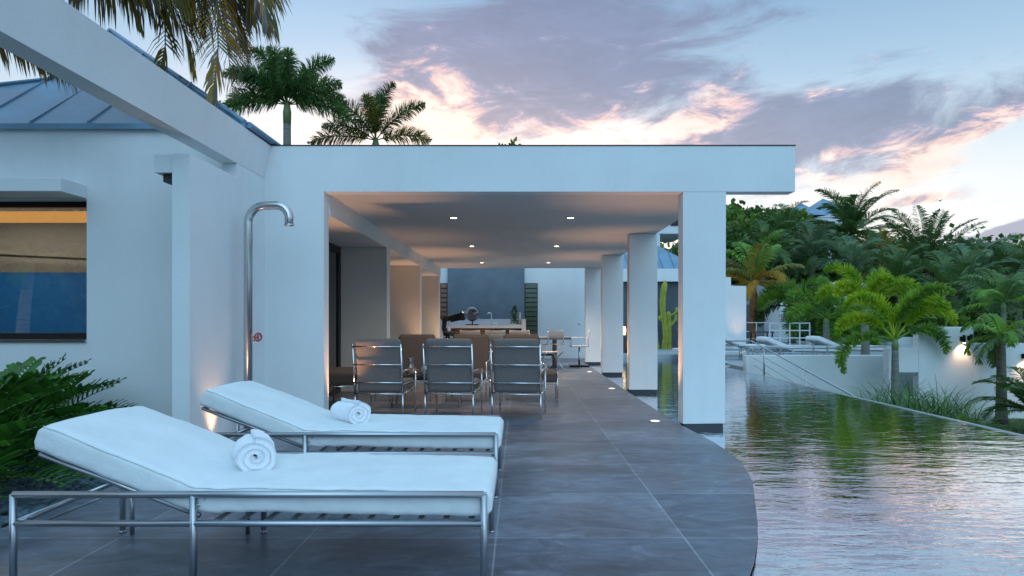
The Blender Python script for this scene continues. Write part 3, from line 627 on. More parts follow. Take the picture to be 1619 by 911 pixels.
# wall lamps
def wall_lamp(x, z, label, lit=True):
    t = empty('wall_lamp', (x, 16.99, z), label, 'wall lamp', 'lamps on the boundary wall')
    mb = MB(); mb.box(-.05, .05, -.03, .0, -.06, .06); mb.build('back_plate', M['blackmetal'], t)
    mb = MB(); mb.lathe([(.035, -.09), (.035, .09), (.03, .1)], (0, -.09, 0), 12); mb.build('body', M['blackmetal'], t)
    if lit:
        mb = MB(); mb.lathe([(.03, -.098), (.03, -.092)], (0, -.09, 0), 12); mb.build('lamp', M['downlight'], t)
        spot((0, -.10, -.11), (0, .42, -1), 26, 105, .9, (1, .62, .40), .03, t)
wall_lamp(11.02, .78, 'lit wall lamp near the step in the boundary wall')
wall_lamp(11.2, .80, 'unlit wall lamp beside the lit one', False)
wall_lamp(12.55, .35, 'lit wall lamp at the right end of the boundary wall')
gwall('garden_stone', 'pale upright stone at the foot of the boundary wall', 'stone', [(10.9, 11.1, 16.0, 16.15, -1.2, -.9)], M['counter'], (11, 16, -1.2), bevel=.06)
# ================================================================== LOUNGERS
def cushion(path, halfw, thick, r, nseg=None, seed=0, ends=(.028, .04), wr=.0055):
    """path: list of (x,z) along the top centre-line of the underside; returns MB. width along Y."""
    mb = MB(); pts = [Vector((p[0], 0, p[1])) for p in path]
    # resample
    dense = []; step = .022
    for a, b in zip(pts[:-1], pts[1:]):
        n = max(1, int((b-a).length/step))
        for k in range(n): dense.append(a.lerp(b, k/n))
    dense.append(pts[-1])
    for _ in range(5):
        dense = [dense[0]]+[(dense[i-1]+dense[i]*2+dense[i+1])/4 for i in range(1, len(dense)-1)]+[dense[-1]]
    L_ = [0]
    for a, b in zip(dense[:-1], dense[1:]): L_.append(L_[-1]+(b-a).length)
    T = L_[-1]; prof = []; w = halfw; t = thick
    ny = 16
    for k in range(ny+1): prof.append((-w+2*w*k/ny, t))            # top
    for k in range(1, 5): prof.append((w, t-t*k/5))
    for k in range(ny+1): prof.append((w-2*w*k/ny, 0))
    for k in range(1, 5): prof.append((-w, t*k/5))
    vs = []; m = len(prof)
    for i, p in enumerate(dense):
        tan = (dense[min(i+1, len(dense)-1)]-dense[max(i-1, 0)]).normalized(); nr = Vector((-tan.z, 0, tan.x))
        if nr.z < 0: nr = -nr
        s = L_[i]; e = min(s/ends[0], (T-s)/ends[1], 1); k_ = math.sqrt(max(0, 1-(1-e)**2)); k_ = .55+.45*k_
        for (y, h) in prof:
            # round the box corners
            dy = max(0, abs(y)-(w-r)); dh = max(0, abs(h-t/2)-(t/2-r)); dd = math.hypot(dy, dh)
            if dd > r+1e-6 and dy > 0 and dh > 0:
                f = r/dd; y2 = math.copysign(w-r+dy*f, y); h2 = t/2+math.copysign(t/2-r+dh*f, h-t/2)
            else: y2, h2 = y, h
            hh = t/2+(h2-t/2)*k_; yy = y2*(1-.03*(1-k_)*2)
            crown = .010*(1-(y/w)**2) if h > t*.5 else -.006*(1-(y/w)**2)
            q = p+nr*(hh+crown); q.y = yy
            nz = noise.noise(Vector((q.x*3+seed, q.y*3, q.z*3)))*wr*1.6+noise.noise(Vector((q.x*11+seed, q.y*5, q.z*9)))*wr
            hf = math.exp(-((s-.84)/.16)**2); ft = math.exp(-((T-s)/.10)**2)
            wv = noise.noise(Vector((s*16+h*9, h*14, seed+math.copysign(2, y))))
            q.y += math.copysign(1, y)*(.0025+.007*hf)*wv*(1 if abs(y) > w*.9 else 0)
            nz += hf*.006*noise.noise(Vector((s*22, y*5, 4)))*(.3+.7*abs(y/w))
            q += nr*nz; q.y += math.copysign(noise.noise(Vector((q.x*8+seed, 3, q.z*22)))*wr*1.2, y)
            vs.append(q)
    n = len(dense)
    mb.add(vs, [((i+1)*m+k, (i+1)*m+(k+1) % m, i*m+(k+1) % m, i*m+k) for i in range(n-1) for k in range(m)], 0, True)
    mb.f.append(tuple(range(m))); mb.m.append(0); mb.sm.append(True)
    mb.f.append(tuple((n-1)*m+k for k in range(m))[::-1]); mb.m.append(0); mb.sm.append(True)
    return mb
def make_lounger(label):
    # local: x 0 head end .. 2.17 foot end, y 0 front .. .87 back
    t = empty('sun_lounger', (0, 0, 0), label, 'sun lounger', 'white sun loungers with raised backs')
    Wd, Ln, r = .87, 2.17, .0165
    for y in (0, Wd):
        mb = MB(); mb.tube([(-.0, y, .445), (Ln, y, .445)], r, 10); mb.build('top_rail', M['tubes'], t)
        mb = MB(); mb.tube([(0, y, .312), (Ln, y, .312)], r*.9, 10); mb.build('lower_rail', M['tubes'], t)
        for x in (0, .83, Ln):
            mb = MB(); mb.tube([(x, y, .006), (x, y, .445)], r, 10); mb.lathe([(r+.003, 0), (r+.003, .012)], (x, y, 0), 10); mb.build('leg', M['tubes'], t)
    mb = MB(); mb.tube([(.09, Wd-.06, .006), (.09, Wd-.06, .312)], r*.8, 8); mb.build('leg', M['tubes'], t)
    mb = MB(); mb.tube([(.76, Wd-.06, .006), (.76, Wd-.06, .312)], r*.8, 8); mb.build('leg', M['tubes'], t)
    for x in (0, Ln): mb = MB(); mb.tube([(x, 0, .312), (x, Wd, .312)], r*.9, 8); mb.build('cross_rail', M['tubes'], t)
    mb = MB()
    for k in range(11):
        x = .93+k*.118; mb.box(x-.014, x+.014, .012, Wd-.012, .318, .326)
    mb.build('slat', M['tubes'], t)
    # backrest frame hinged at x=.84
    a = R(21); hx, hz = .84, .335
    def bp(s, y, n=0): return (hx-math.cos(a)*s-math.sin(a)*n*0, y, hz+math.sin(a)*s)
    mb = MB()
    for y in (.045, Wd-.045): mb.tube([bp(0, y), bp(.80, y)], .013, 8)
    mb.tube([bp(.80, .045), bp(.80, Wd-.045)], .013, 8); mb.tube([bp(.42, .045), bp(.42, Wd-.045)], .011, 8)
    for k in range(6): 
        s = .1+k*.12; mb.obox(Vector(bp(s, Wd/2)), (.03, Wd-.1, .005), Matrix.Rotation(a, 3, 'Y'))
    mb.build('backrest_frame', M['tubes'], t)
    for y in (.07, Wd-.07):
        mb = MB(); mb.tube([(.03, y, .315), bp(.44, y)], .010, 8); mb.build('prop_strut', M['tubes'], t)
        mb = MB(); mb.tube([(.12, y, .312), (bp(.38, y)[0], y, bp(.38, y)[2]-.01)], .007, 6); mb.build('prop_strut', M['tubes'], t)
    for y in (.0, Wd):
        mb = MB(); mb.tube([(.83, y, .40), (.86, y+(.03 if y == 0 else -.03), .385), (.88, y+(.02 if y == 0 else -.02), .43)], .006, 6); mb.build('hinge_knob', M['tubes'], t)
    ct, st = math.cos(a), math.sin(a)
    path = [(hx-.83*ct-.015*st, hz+.83*st+.018), (hx-.02, hz+.018), (Ln+.035, .332)]
    m = cushion([path[0], path[1], path[2]], Wd/2-.022, .122, .020, seed=3)
    m.v = [(x, y+Wd/2, z) for x, y, z in m.v]
    mt = m.build('mattress', M['canvas'], t)
    ring = 42; nr = len(m.v)//ring
    for k0 in (0, 16):
        pm = MB(); pm.tube([Vector(m.v[i*ring+k0])+Vector((0, 0, .001)) for i in range(1, nr-1)], .0042, 6); pm.build('piping', M['canvas'], mt)
    return t
lg = make_lounger('nearest white sun lounger, in the foreground with its near rail closest to us')
lg.location = (-2.33, 3.15, 0)
l2 = copy_tree(lg); l2.location = (-2.33, 4.80, 0); l2['label'] = 'second white sun lounger, behind the foreground one and before the steel shower'
for i, (x, y, z, rz, lb) in enumerate(((7.05, 19.6, 0, .04, 'distant white lounger on the terrace nearest its wall'), (6.3, 21.2, 0, -.05, 'distant white lounger at the left end of the terrace, near the wall uplight'), (8.9, 20.4, 0, .08, 'distant white lounger at the right of the terrace, below the balustrade'))):
    l = copy_tree(lg); l.location = (x, y, z); l.rotation_euler.z = rz; l['label'] = lb
def towel(loc, rz, r, ln, label, seed):
    t = empty('rolled_towel', loc, label, 'towel', 'rolled white towels on the loungers', rz)
    mb = MB(); turns = 2.9; n = 150; th = .017; pts = []
    r0 = .004; ang_max = turns*2*math.pi
    pitch = (r-th/2-r0)/turns
    for side in (1, -1):
        row = []
        for i in range(n+1):
            a = ang_max*i/n; rr = r0+pitch*a/(2*math.pi)
            rr = rr+side*pitch*.5
            if i == n: rr = rr*.985
            x = rr*math.cos(a+2.2)*1.04; z = rr*math.sin(a+2.2)*.93
            row.append((x, z))
        pts.append(row)
    loop = pts[0]+pts[1][::-1]; m = len(loop); ny = 14; vs = []
    for j in range(ny+1):
        y = (j/ny-.5)*ln; e = min(j, ny-j)
        for k, (x, z) in enumerate(loop):
            q = Vector((x, y, z))
            rad = math.hypot(x, z)/r
            if e == 0: q.x *= .985; q.z *= .985; q.y += math.copysign(.012*(1-rad)-.004*math.sin(k*.2), y)*-1
            nz = noise.noise(Vector((x*12, y*9+seed, z*12)))*.011+noise.noise(Vector((x*30, y*26+seed, z*30)))*.0045+noise.noise(Vector((x*90, y*90+seed, z*90)))*.0028
            q.x += q.x/r*nz; q.z += q.z/r*nz; vs.append(q+Vector((0, 0, r*.93)))
    mb.add(vs, [(j*m+k, j*m+(k+1) % m, (j+1)*m+(k+1) % m, (j+1)*m+k) for j in range(ny) for k in range(m)], 0, True)
    nh = n+1
    for j in (0, ny):
        mb.f += [(j*m+i, j*m+i+1, j*m+m-2-i, j*m+m-1-i) for i in range(n)]; mb.m += [0]*n; mb.sm += [True]*n
    mb.build('towel_roll', M['towel'], t)
    return t
towel((-1.40, 3.60, .452), R(26), .106, .29, 'rolled white towel on the foreground lounger, its spiral end facing us', 1)
towel((-1.29, 5.22, .452), R(42), .100, .29, 'rolled white towel on the second lounger, turned to the right', 5)

# shower
t = empty('outdoor_shower', (-2.85, 7.2, 0), 'tall brushed steel outdoor shower pipe with a red valve wheel', 'shower')
k = 1080/7.2
mb = MB(); pr = .045; zt = 2.455
arc = [(0, 0, 0), (0, 0, zt-.18)]
for i in range(1, 9):
    a = R(90*i/8); arc.append((.18-.18*math.cos(a), 0, zt-.18+.18*math.sin(a)))
arc.append((.30, 0, zt))
for i in range(1, 9):
    a = R(90*i/8); arc.append((.30+.13*math.sin(a), 0, zt-.13+.13*math.cos(a)))
arc.append((.43, 0, zt-.21))
mb.tube(arc, pr, 20); mb.build('pipe', M['metal'], t)
mb = MB(); mb.lathe([(.05, 0), (.05, .02)], (.43, 0, zt-.215), 20); mb.lathe([(.10, 0), (.10, .012), (.05, .02)], (0, 0, 0), 20); mb.build('collar', M['metal'], t)
mb = MB(); mb.tube([(.04, 0, 1.07), (.10, 0, 1.07)], .014, 10); mb.tube([(.06, 0, 1.07), (.06, 0, 1.02)], .01, 8); mb.build('valve_stem', M['metal'], t)
mb = MB(); ring = [(.105+.022*math.cos(a), .034*math.cos(a), 1.07+.04*math.sin(a)) for a in [2*math.pi*i/14 for i in range(15)]]
mb.tube(ring, .010, 6)
for i in range(4): a = math.pi*i/4; mb.tube([(.105, .03*math.cos(a), 1.07+.03*math.sin(a)), (.105, -.03*math.cos(a), 1.07-.03*math.sin(a))], .004, 5)
mb.build('valve_wheel', M['redvalve'], t)

# ================================================================== LOUNGE SEATING
def rbox_cushion(x0, x1, y0, y1, z0, z1, r=.03, mi=0):
    mb = MB(); mb.box(x0, x1, y0, y1, z0, z1, mi); return mb
def lounge_chair(label, fab, loc, rz, front_view=False):
    # local: back at y=0, faces +y ; x centred
    t = empty('lounge_chair', loc, label, 'chair', 'steel framed lounge chairs', rz)
    w = .31
    for sx in (-1, 1):
        mb = MB(); mb.tube([(sx*w, 0, 0), (sx*w, 0, .31)], .012, 8); mb.build('leg', M['chrome'], t)
        mb = MB(); mb.tube([(sx*w, .68, 0), (sx*w, .68, .60)], .012, 8); mb.build('leg', M['chrome'], t)
        mb = MB(); mb.tube([(sx*w, -.045, .60), (sx*w, .68, .60)], .012, 8); mb.tube([(sx*w, -.02, .43), (sx*w, .68, .43)], .009, 8); mb.tube([(sx*w, 0, .31), (sx*w, .68, .31)], .012, 8); mb.build('arm', M['chrome'], t)
        mb = MB(); mb.tube([(sx*w, .0, .31), (sx*w, -.10, .95)], .012, 8); mb.build('back_post', M['chrome'], t)
    for z in (.31, .455, .685, .915):
        y = -(z-.31)*.156-.004; mb = MB(); mb.tube([(-w, y-.012, z), (w, y-.012, z)], .009, 8); mb.build('crossbar', M['chrome'], t)
    mb = MB(); mb.tube([(-w, .68, .31), (w, .68, .31)], .009, 8); mb.build('crossbar', M['chrome'], t)
    mb = MB(); mb.box(-w+.02, w-.02, .06, .70, .325, .46); c = mb.build('seat', fab, t, bevel=.035)
    mb = MB(); sh = Matrix(((1, 0, 0), (0, 1, -.156), (0, 0, 1)))
    b = MB(); b.box(-w+.015, w-.015, .018, .13, .0, .69)
    b.v = [tuple(sh @ Vector(v)+Vector((0, 0, .325))) for v in b.v]; b.build('backrest', fab, t, bevel=.045)
    return t
c1 = lounge_chair('grey lounge chair seen from behind, leftmost of the front three', M['greyfab'], (-1.78, 8.70, 0), R(-5))
c2 = lounge_chair('grey lounge chair seen from behind, middle of the front three', M['greyfab'], (-.885, 8.68, 0), R(-6))
c3 = lounge_chair('grey lounge chair seen from behind, rightmost of the front three', M['greyfab'], (-.03, 8.64, 0), R(-7))
c4 = lounge_chair('brown lounge chair facing us, behind the glass table and carafes', M['brownfab'], (-1.66, 11.15, 0), R(180))
c5 = lounge_chair('brown lounge chair facing us, between the middle and right grey chairs', M['brownfab'], (-.78, 11.15, 0), R(178))
c6 = lounge_chair('brown lounge chair facing us, mostly hidden by the rightmost grey chair', M['brownfab'], (.04, 11.25, 0), R(180))
def ottoman(label, loc, sx, sy_, fab, zt=.47):
    t = empty('ottoman', loc, label, 'ottoman', 'padded footstools')
    mb = MB(); mb.box(-sx/2, sx/2, -sy_/2, sy_/2, zt-.17, zt); mb.build('cushion', fab, t, bevel=.04)
    for a in (-1, 1):
        mb = MB(); mb.tube([(a*(sx/2+.01), -sy_/2+.02, 0), (a*(sx/2+.01), -sy_/2+.02, zt-.03), (a*(sx/2+.01), sy_/2-.02, zt-.03), (a*(sx/2+.01), sy_/2-.02, 0)], .012, 8); mb.build('leg', M['chrome'], t)
    mb = MB(); mb.tube([(-sx/2-.01, -sy_/2+.02, zt-.19), (sx/2+.01, -sy_/2+.02, zt-.19)], .01, 8); mb.build('crossbar', M['chrome'], t)
ottoman('brown padded footstool to the right of the grey chairs', (.33, 10.6, 0), .5, .55, M['brownfab'])
ottoman('low brown bench against the left side of the pavilion', (-2.52, 9.9, 0), .62, 1.2, M['brownfab'], .53)
t = empty('coffee_table', (-1.33, 9.95, 0), 'low clear glass coffee table among the lounge chairs', 'table')
mb = MB(); mb.box(-.55, .55, -.24, .24, .44, .452); mb.build('table_top', M['clear'], t)
for sx in (-.48, .48):
    for sy_ in (-.19, .19): mb = MB(); mb.tube([(sx, sy_, 0), (sx, sy_, .439)], .011, 8); mb.build('leg', M['chrome'], t)
mb = MB(); mb.box(-.5, .5, -.2, .2, .40, .415); mb.build('frame', M['blackmetal'], t)
def carafe(label, loc, liquid):
    t = empty('carafe', loc, label, 'carafe', 'carafes on the glass coffee table')
    mb = MB(); mb.lathe([(.045, 0), (.07, .01), (.075, .06), (.05, .14), (.035, .19), (.055, .25), (.053, .25), (.033, .19), (.047, .14), (.071, .06), (.06, .014)], (0, 0, 0), 18); mb.build('glass_body', M['clear'], t)
    mb = MB(); mb.lathe([(.055, .016), (.068, .06), (.05, .125)], (0, 0, 0), 14); mb.build('drink', liquid, t)
    mb = MB(); mb.lathe([(.056, .244), (.058, .25), (.05, .25)], (0, 0, 0), 16); mb.build('rim', M['chrome'], t)
carafe('glass carafe of orange drink, left of two on the table', (-1.56, 9.85, .453), material('orange_drink', (.55, .20, .05), .3))
carafe('glass carafe of pale drink, right of two on the table', (-1.38, 9.98, .453), material('pale_drink', (.55, .50, .38), .3))
# telescope
t = empty('telescope', (-1.78, 17.0, 0), 'black telescope on a tripod in front of the counter', 'telescope')
mb = MB(); d = Vector((.93, .1, .22)).normalized(); c = Vector((.20, 0, 1.30))
mb.tube([c-d*.26, c-d*.14, c-d*.13, c+d*.14, c+d*.14, c+d*.24], [.04, .04, .085, .09, .11, .11], 16); mb.build('tube', M['black'], t)
mb = MB(); mb.tube([c-d*.26, c-d*.32, c-d*.32+Vector((-.02, 0, .09))], .022, 10); mb.build('eyepiece', M['black'], t)
mb = MB(); mb.tube([(-.02, 0, .86), (-.08, 0, 1.05), (-.06, 0, 1.25), (.08, 0, 1.32)], [.07, .06, .07, .08], 12); mb.build('fork_mount', M['black'], t)
for k_ in range(3):
    a = R(20+120*k_); mb = MB(); mb.tube([(0, 0, .88), (.34*math.cos(a), .34*math.sin(a), 0)], .022, 8); mb.build('leg', M['blackmetal'], t)
t = empty('glass_sphere', (-1.42, 20.95, 1.09), 'large smoked glass sphere on a flat stand on the counter', 'ornament')
mb = MB(); mb.sphere((0, 0, .36), .245, 24, 16); mb.build('globe', glassy('smoked_glass', (.30, .36, .38), .22), t)
mb = MB(); 
mb.lathe([(.225, .37), (.20, .46), (.12, .54), (.02, .58)], (0, 0, 0), 20); mb.build('inner_dome', M['darkgrey'], t)
mb = MB(); mb.box(-.2, .2, -.12, .12, .0, .03); mb.tube([(0, 0, .03), (0, 0, .12)], .02, 8); mb.build('stand', M['blackmetal'], t)
# plant and vase on the counter
t = empty('potted_plant', (-.13, 21.1, 1.09), 'small dark green plant in a tray on the counter', 'plant')
rng = random.Random(8); mb = MB()
for i in range(420):
    z = rng.uniform(.03, .58); rr = (.10+.04*math.sin(z*20))*math.sqrt(rng.random())*(1.1-.4*z/.58); a = rng.uniform(0, 6.3); p = Vector((rr*math.cos(a), rr*math.sin(a), z)); d = Vector((rng.gauss(0, 1), rng.gauss(0, 1), rng.gauss(.3, 1))).normalized()*.05; e = d.cross(Vector((rng.gauss(0, 1), rng.gauss(0, 1), rng.gauss(0, 1)))).normalized()*.018
    mb.add([p, p+d*.5+e, p+d, p+d*.5-e], [(0, 1, 2, 3)])
mb.build('foliage', M['palmdark'], t)
mb = MB(); mb.box(-.17, .2, -.1, .1, 0, .03); mb.build('tray', M['counter'], t)
t = empty('vase', (.03, 21.15, 1.121), 'slim white vase beside the small counter plant', 'vase')
mb = MB(); mb.lathe([(.03, 0), (.045, .04), (.035, .25), (.05, .36), (.045, .36), (.03, .25)], (0, 0, 0), 14); mb.build('body', M['counter'], t)
# dining table & director chairs
t = empty('dining_table', (-.3, 18.1, 0), 'long grey dining table with canvas chairs around it', 'table')
mb = MB(); mb.box(-1.65, 1.66, -.45, .45, .74, .80); mb.build('table_top', material('grey_table_stone', (.20, .22, .22), .5), t, bevel=.005)
for sx in (-1.3, 1.25): mb = MB(); mb.box(sx-.04, sx+.04, -.38, .38, 0, .739); mb.build('leg', M['darkgrey'], t)
mb = MB(); mb.box(-1.2, 1.2, -.02, .02, .3, .36); mb.build('stretcher', M['darkgrey'], t)
def director(label, loc, rz):
    t = empty('folding_chair', loc, label, 'chair', 'folding chairs with cream slings', rz)
    for sx in (-.25, .25):
        mb = MB(); mb.tube([(sx, -.24, 1.0), (sx, -.24, .72), (sx, .06, .44), (sx, .22, .28)], .014, 6); mb.build('back_post', M['chrome'], t)
        mb = MB(); mb.tube([(sx, -.24, .0), (sx, .0, .25), (sx, .24, .46), (sx, .24, .64), (sx, -.24, .64)], .013, 6); mb.build('leg', M['chrome'], t)
        mb = MB(); mb.tube([(sx, .26, .0), (sx, -.05, .33), (sx, -.24, .46)], .013, 6); mb.build('leg', M['chrome'], t)
    mb = MB(); n = 8; vs = []
    for i in range(n+1):
        x = -.26+.52*i/n; dpt = -.24-.05*(1-(x/.26)**2)
        vs += [(x, dpt, .80), (x, dpt, 1.0-.015*(1-(x/.26)**2)), (x, dpt-.008, 1.0-.015*(1-(x/.26)**2)), (x, dpt-.008, .80)]
    mb.add(vs, [(4*i+k, 4*i+(k+1) % 4, 4*i+4+(k+1) % 4, 4*i+4+k) for i in range(n) for k in range(4)], 0, True); mb.build('back_sling', M['cream'], t)
    mb = MB(); mb.box(-.25, .25, -.22, .24, .445, .455); mb.build('seat_sling', M['cream'], t)
director('cream folding chair with its back to us, left of three at the dining table', (-1.22, 17.3, 0), 0)
director('cream folding chair with its back to us, middle of three at the dining table', (-.60, 17.3, 0), R(4))
director('cream folding chair with its back to us, right of three at the dining table', (.03, 17.35, 0), R(-3))
director('cream folding chair angled at the right corner of the dining table', (.78, 17.2, 0), R(38))
t = empty('swivel_chair', (1.62, 18.3, 0), 'thin white swivel chair on a flat steel base, alone near the far columns', 'chair')
mb = MB(); mb.box(-.26, .26, -.2, .2, 0, .045); mb.build('base', M['blackmetal'], t, bevel=.01)
mb = MB(); mb.tube([(0, 0, .045), (0, 0, .53)], .025, 10); mb.build('column', M['chrome'], t)
mb = MB(); mb.box(-.25, .25, -.24, .24, .53, .565); mb.build('seat', M['counter'], t, bevel=.012)
for sy_ in (-.22, .22):
    mb = MB(); mb.tube([(-.23, sy_, .55), (-.23, sy_, .78), (.22, sy_, .78), (.22, sy_, .55)], .010, 6); mb.build('arm', M['wmetal'], t)
mb = MB(); mb.prism([(.20, .70), (.215, .70), (.29, 1.0), (.275, 1.0)], 'y', -.2, .2); mb.build('backrest', M['wmetal'], t)
gwall('glass_tumbler', 'small white tumbler on the ledge behind the brown chair', 'cup', [(-1.55, -1.49, 14.9, 14.96, 1.0, 1.09)], M['counter'], (-1.52, 14.93, 1.0), bevel=.01)
t = empty('side_stand', (-1.52, 14.93, 0), 'slender plant stand carrying the small white tumbler', 'stand')
mb = MB(); mb.lathe([(.14, 0), (.14, .02), (.02, .03), (.02, .96), (.12, .97), (.12, .998)], (0, 0, 0), 14); mb.build('pedestal', M['darkgrey'], t)

# ================================================================== PALMS
def frond(mb, base, az, elv, Ln, bend, n, ll, lw, droop, rng, mi=0, mode='flat', start=.12, stemr=.02, smi=None, pts=None, twist=0., fold=.35):
    """one feather frond: rachis bends down by `bend` radians over its length"""
    K = 14; P_ = []; 
    if pts is None:
        p = Vector(base); e = elv
        for i in range(K+1):
            P_.append(p.copy()); d = Vector((math.cos(e)*math.sin(az), math.cos(e)*math.cos(az), math.sin(e)))
            p = p+d*(Ln/K); e -= bend*(2*(i+1)/(K+1))/K; az += twist/K
    else:
        q = [Vector(a) for a in pts]; m = len(q)-1
        for i in range(K+1):
            t = i/K*m; j = min(int(t), m-1); f = t-j
            a = q[max(j-1, 0)]; b = q[j]; c = q[j+1]; d = q[min(j+2, m)]
            P_.append(.5*((2*b)+(c-a)*f+(2*a-5*b+4*c-d)*f*f+(3*b-a-3*c+d)*f**3))
        Ln = sum((P_[i+1]-P_[i]).length for i in range(K))
    mb.tube(P_, [stemr*(1-.85*i/K) for i in range(K+1)], 4, smi if smi is not None else (mi if isinstance(mi, int) else mi[0]))
    for i in range(n):
        s = start+(1-start)*(i+.5)/n; t = s*K; j = min(int(t), K-1); f = t-j
        p = P_[j].lerp(P_[j+1], f); T = (P_[j+1]-P_[j]).normalized()
        side = T.cross(Vector((0, 0, 1)))
        if side.length < .05: side = Vector((1, 0, 0))
        side.normalize(); up = side.cross(T)
        l = ll*(math.sin(math.pi*min(1, (s-start)/(1-start)*.86+.12))**.6)*rng.uniform(.85, 1.12)
        for sg in (-1, 1):
            if mode == 'plume':
                a = rng.uniform(0, 2*math.pi); sd = side*math.cos(a)+up*math.sin(a); d = (sd*.86+T*.5+Vector((0, 0, .12))).normalized()
            else:
                a = rng.gauss(fold, .12); sd = side*sg*math.cos(a)+up*math.sin(a); d = (sd*.82+T*(.45+.4*s)).normalized()
            g = Vector((0, 0, -1)); m1 = p+d*l*.45; d2 = (d+g*droop*rng.uniform(.7, 1.3)).normalized(); m2 = m1+d2*l*.33
            d3 = (d2+g*droop*rng.uniform(.5, 1.2)).normalized(); tip = m2+d3*l*.25
            wv = d.cross(T if mode != 'plume' else up+T*.3)
            if wv.length < .01: wv = up
            wv = (wv.normalized()*.35+T*.9*(1 if rng.random() < .5 else .8)).normalized() if mode == 'flat' else d.cross(Vector((rng.gauss(0, 1), rng.gauss(0, 1), rng.gauss(0, 1)))).normalized()
            w = lw/2*rng.uniform(.8, 1.2)
            k = mi if not isinstance(mi, (list, tuple)) else rng.choice(mi)
            mb.add([p-wv*w*.6, p+wv*w*.6, m1+wv*w, m1-wv*w, m2+wv*w*.7, m2-wv*w*.7, tip], [(0, 1, 2, 3), (3, 2, 4, 5), (5, 4, 6)], k)
def palm(name, base, top, r0, r1, label, cat, group, mats, tmat, fr, seed, shaft=None, lean=0, skirt=False):
    """fr: dict(n, L, el=(lo,hi), bend, ll, lw, droop, mode, nl)"""
    rng = random.Random(seed); bx, by, bz = base; t = empty(name, base, label, cat, group)
    tp = Vector(top)-Vector(base); mb = MB(); K = 10
    ptt = [Vector((tp.x*(i/K)**1.6, tp.y*(i/K)**1.6, tp.z*i/K)) for i in range(K+1)]
    mb.tube(ptt, [(r0*(1.25 if i == 0 else 1))*(1-i/K)+r1*i/K for i in range(K+1)], 12)
    tr = mb.build('trunk', tmat, t)
    c = tp.copy()
    if shaft:
        mb = MB(); mb.tube([c-Vector((0, 0, .05)), c+Vector((0, 0, shaft*.5)), c+Vector((0, 0, shaft))], [r1*1.0, r1*1.08, r1*.6], 10); mb.build('crownshaft', M['shaft'], t); c = c+Vector((0, 0, shaft*.85))
    mb = MB(); n = fr['n']
    for i in range(n):
        az = i*2.399+rng.uniform(-.25, .25) if 'azs' not in fr else R(fr['azs'][i])
        q = i/(n-1); el_ = R(fr['el'][1]+(fr['el'][0]-fr['el'][1])*q**fr.get('pw', 1)+rng.uniform(-6, 6)) if 'els' not in fr else R(fr['els'][i])
        mi = 0
        if len(mats) > 1: mi = 0 if q < fr.get('old', .7) else (1 if q < fr.get('vold', .9) or len(mats) < 3 else 2)
        frond(mb, c, az, el_, fr['L']*rng.uniform(.85, 1.08), fr['bend']*rng.uniform(.8, 1.2), fr['nl'], fr['ll'], fr['lw'], fr['droop'], rng, mi, fr.get('mode', 'flat'), stemr=fr.get('sr', .03), start=fr.get('start', .12), fold=fr.get('fold', .35))
    mb.build('crown', [M[m] for m in mats], t)
    return t
coco = dict(n=18, L=3.0, el=(-25, 82), bend=1.5, ll=.75, lw=.05, droop=.45, nl=52)
roy = dict(n=13, L=2.7, el=(-12, 80), bend=1.35, ll=.62, lw=.04, droop=.5, nl=70, fold=.1)
fox = dict(n=10, L=1.75, el=(5, 85), bend=2.5, ll=.40, lw=.024, droop=.08, nl=210, mode='plume', sr=.03, start=.22)
def at(px, py, Y, dz=0): q = P(px, py, Y); return (q[0], q[1], q[2]+dz)
def plant_palm(name, px, pyc, Y, zb, label, cat, mats, tmat, fr, seed, r=(.16, .11), shaft=None, group=None, lean=0, **k):
    top = at(px, pyc, Y); return palm(name, (top[0]-lean, Y, zb), top, r[0], r[1], label, cat, group, mats, tmat, fr, seed, shaft, **k)
# behind the pavilion roof
plant_palm('royal_palm', 454, 196, 27, -1, 'tall feathery palm standing left over the pavilion roof with its trunk in view', 'palm tree', ['palmdark'], M['smoothtrunk'],
    dict(roy, n=14, L=2.7, nl=260, ll=.60, lw=.034, mode='plume', droop=.6, bend=1.05, azs=[-80, -95, 88, 92, -80, -100, -60, 95, 160, 20, -90, 100, -100, -120], els=[89, 74, 64, 36, 56, 40, 70, 16, 50, 60, 22, 0, 4, 45]), 11, (.2, .15), .9)
plant_palm('royal_palm', 594, 240, 30, -1, 'lower palm whose three fronds rise over the middle of the pavilion roof', 'palm tree', ['palmdark', 'palmolive'], M['smoothtrunk'],
    dict(roy, n=8, L=2.8, nl=220, ll=.58, lw=.032, mode='plume', droop=.4, bend=.9, azs=[-90, 90, 90, -88, 0, -100, 100, 180], els=[58, 87, 50, 32, 80, 8, 10, 50]), 12, (.2, .15), .6)
# garden on the right
plant_palm('foxtail_palm', 1415, 552, 16.6, -1.2, 'bright lime foxtail palm with arching bushy fronds beside the terrace wall', 'palm tree', ['foxbright', 'foxgreen'], M['smoothtrunk'],
    dict(fox, n=9, L=2.0, ll=.235, nl=280, old=.7, bend=2.5, azs=[-80, 78, 95, -105, 92, -85, 150, 85, -95], els=[85, 86, 76, 70, 58, 48, 76, 30, 14]), 21, (.10, .075), .25)
plant_palm('foxtail_palm', 1368, 505, 19.5, -.1, 'lime foxtail palm behind the bright one, its crown rising to its left', 'palm tree', ['foxbright'], M['smoothtrunk'],
    dict(fox, n=7, L=1.8, nl=260, ll=.26, azs=[-60, 60, 110, -110, 90, -80, 170, 0, 80, -95], els=[84, 80, 60, 68, 50, 55, 70, 70, 30, 25]), 22, (.13, .09), .3)
plant_palm('foxtail_palm', 1306, 512, 23.8, .0, 'dark bushy foxtail palm rising right behind the white balustrade', 'palm tree', ['foxgreen'], M['smoothtrunk'], dict(fox, n=11, L=1.9, el=(8, 84), ll=.30), 23, (.15, .10), .2)
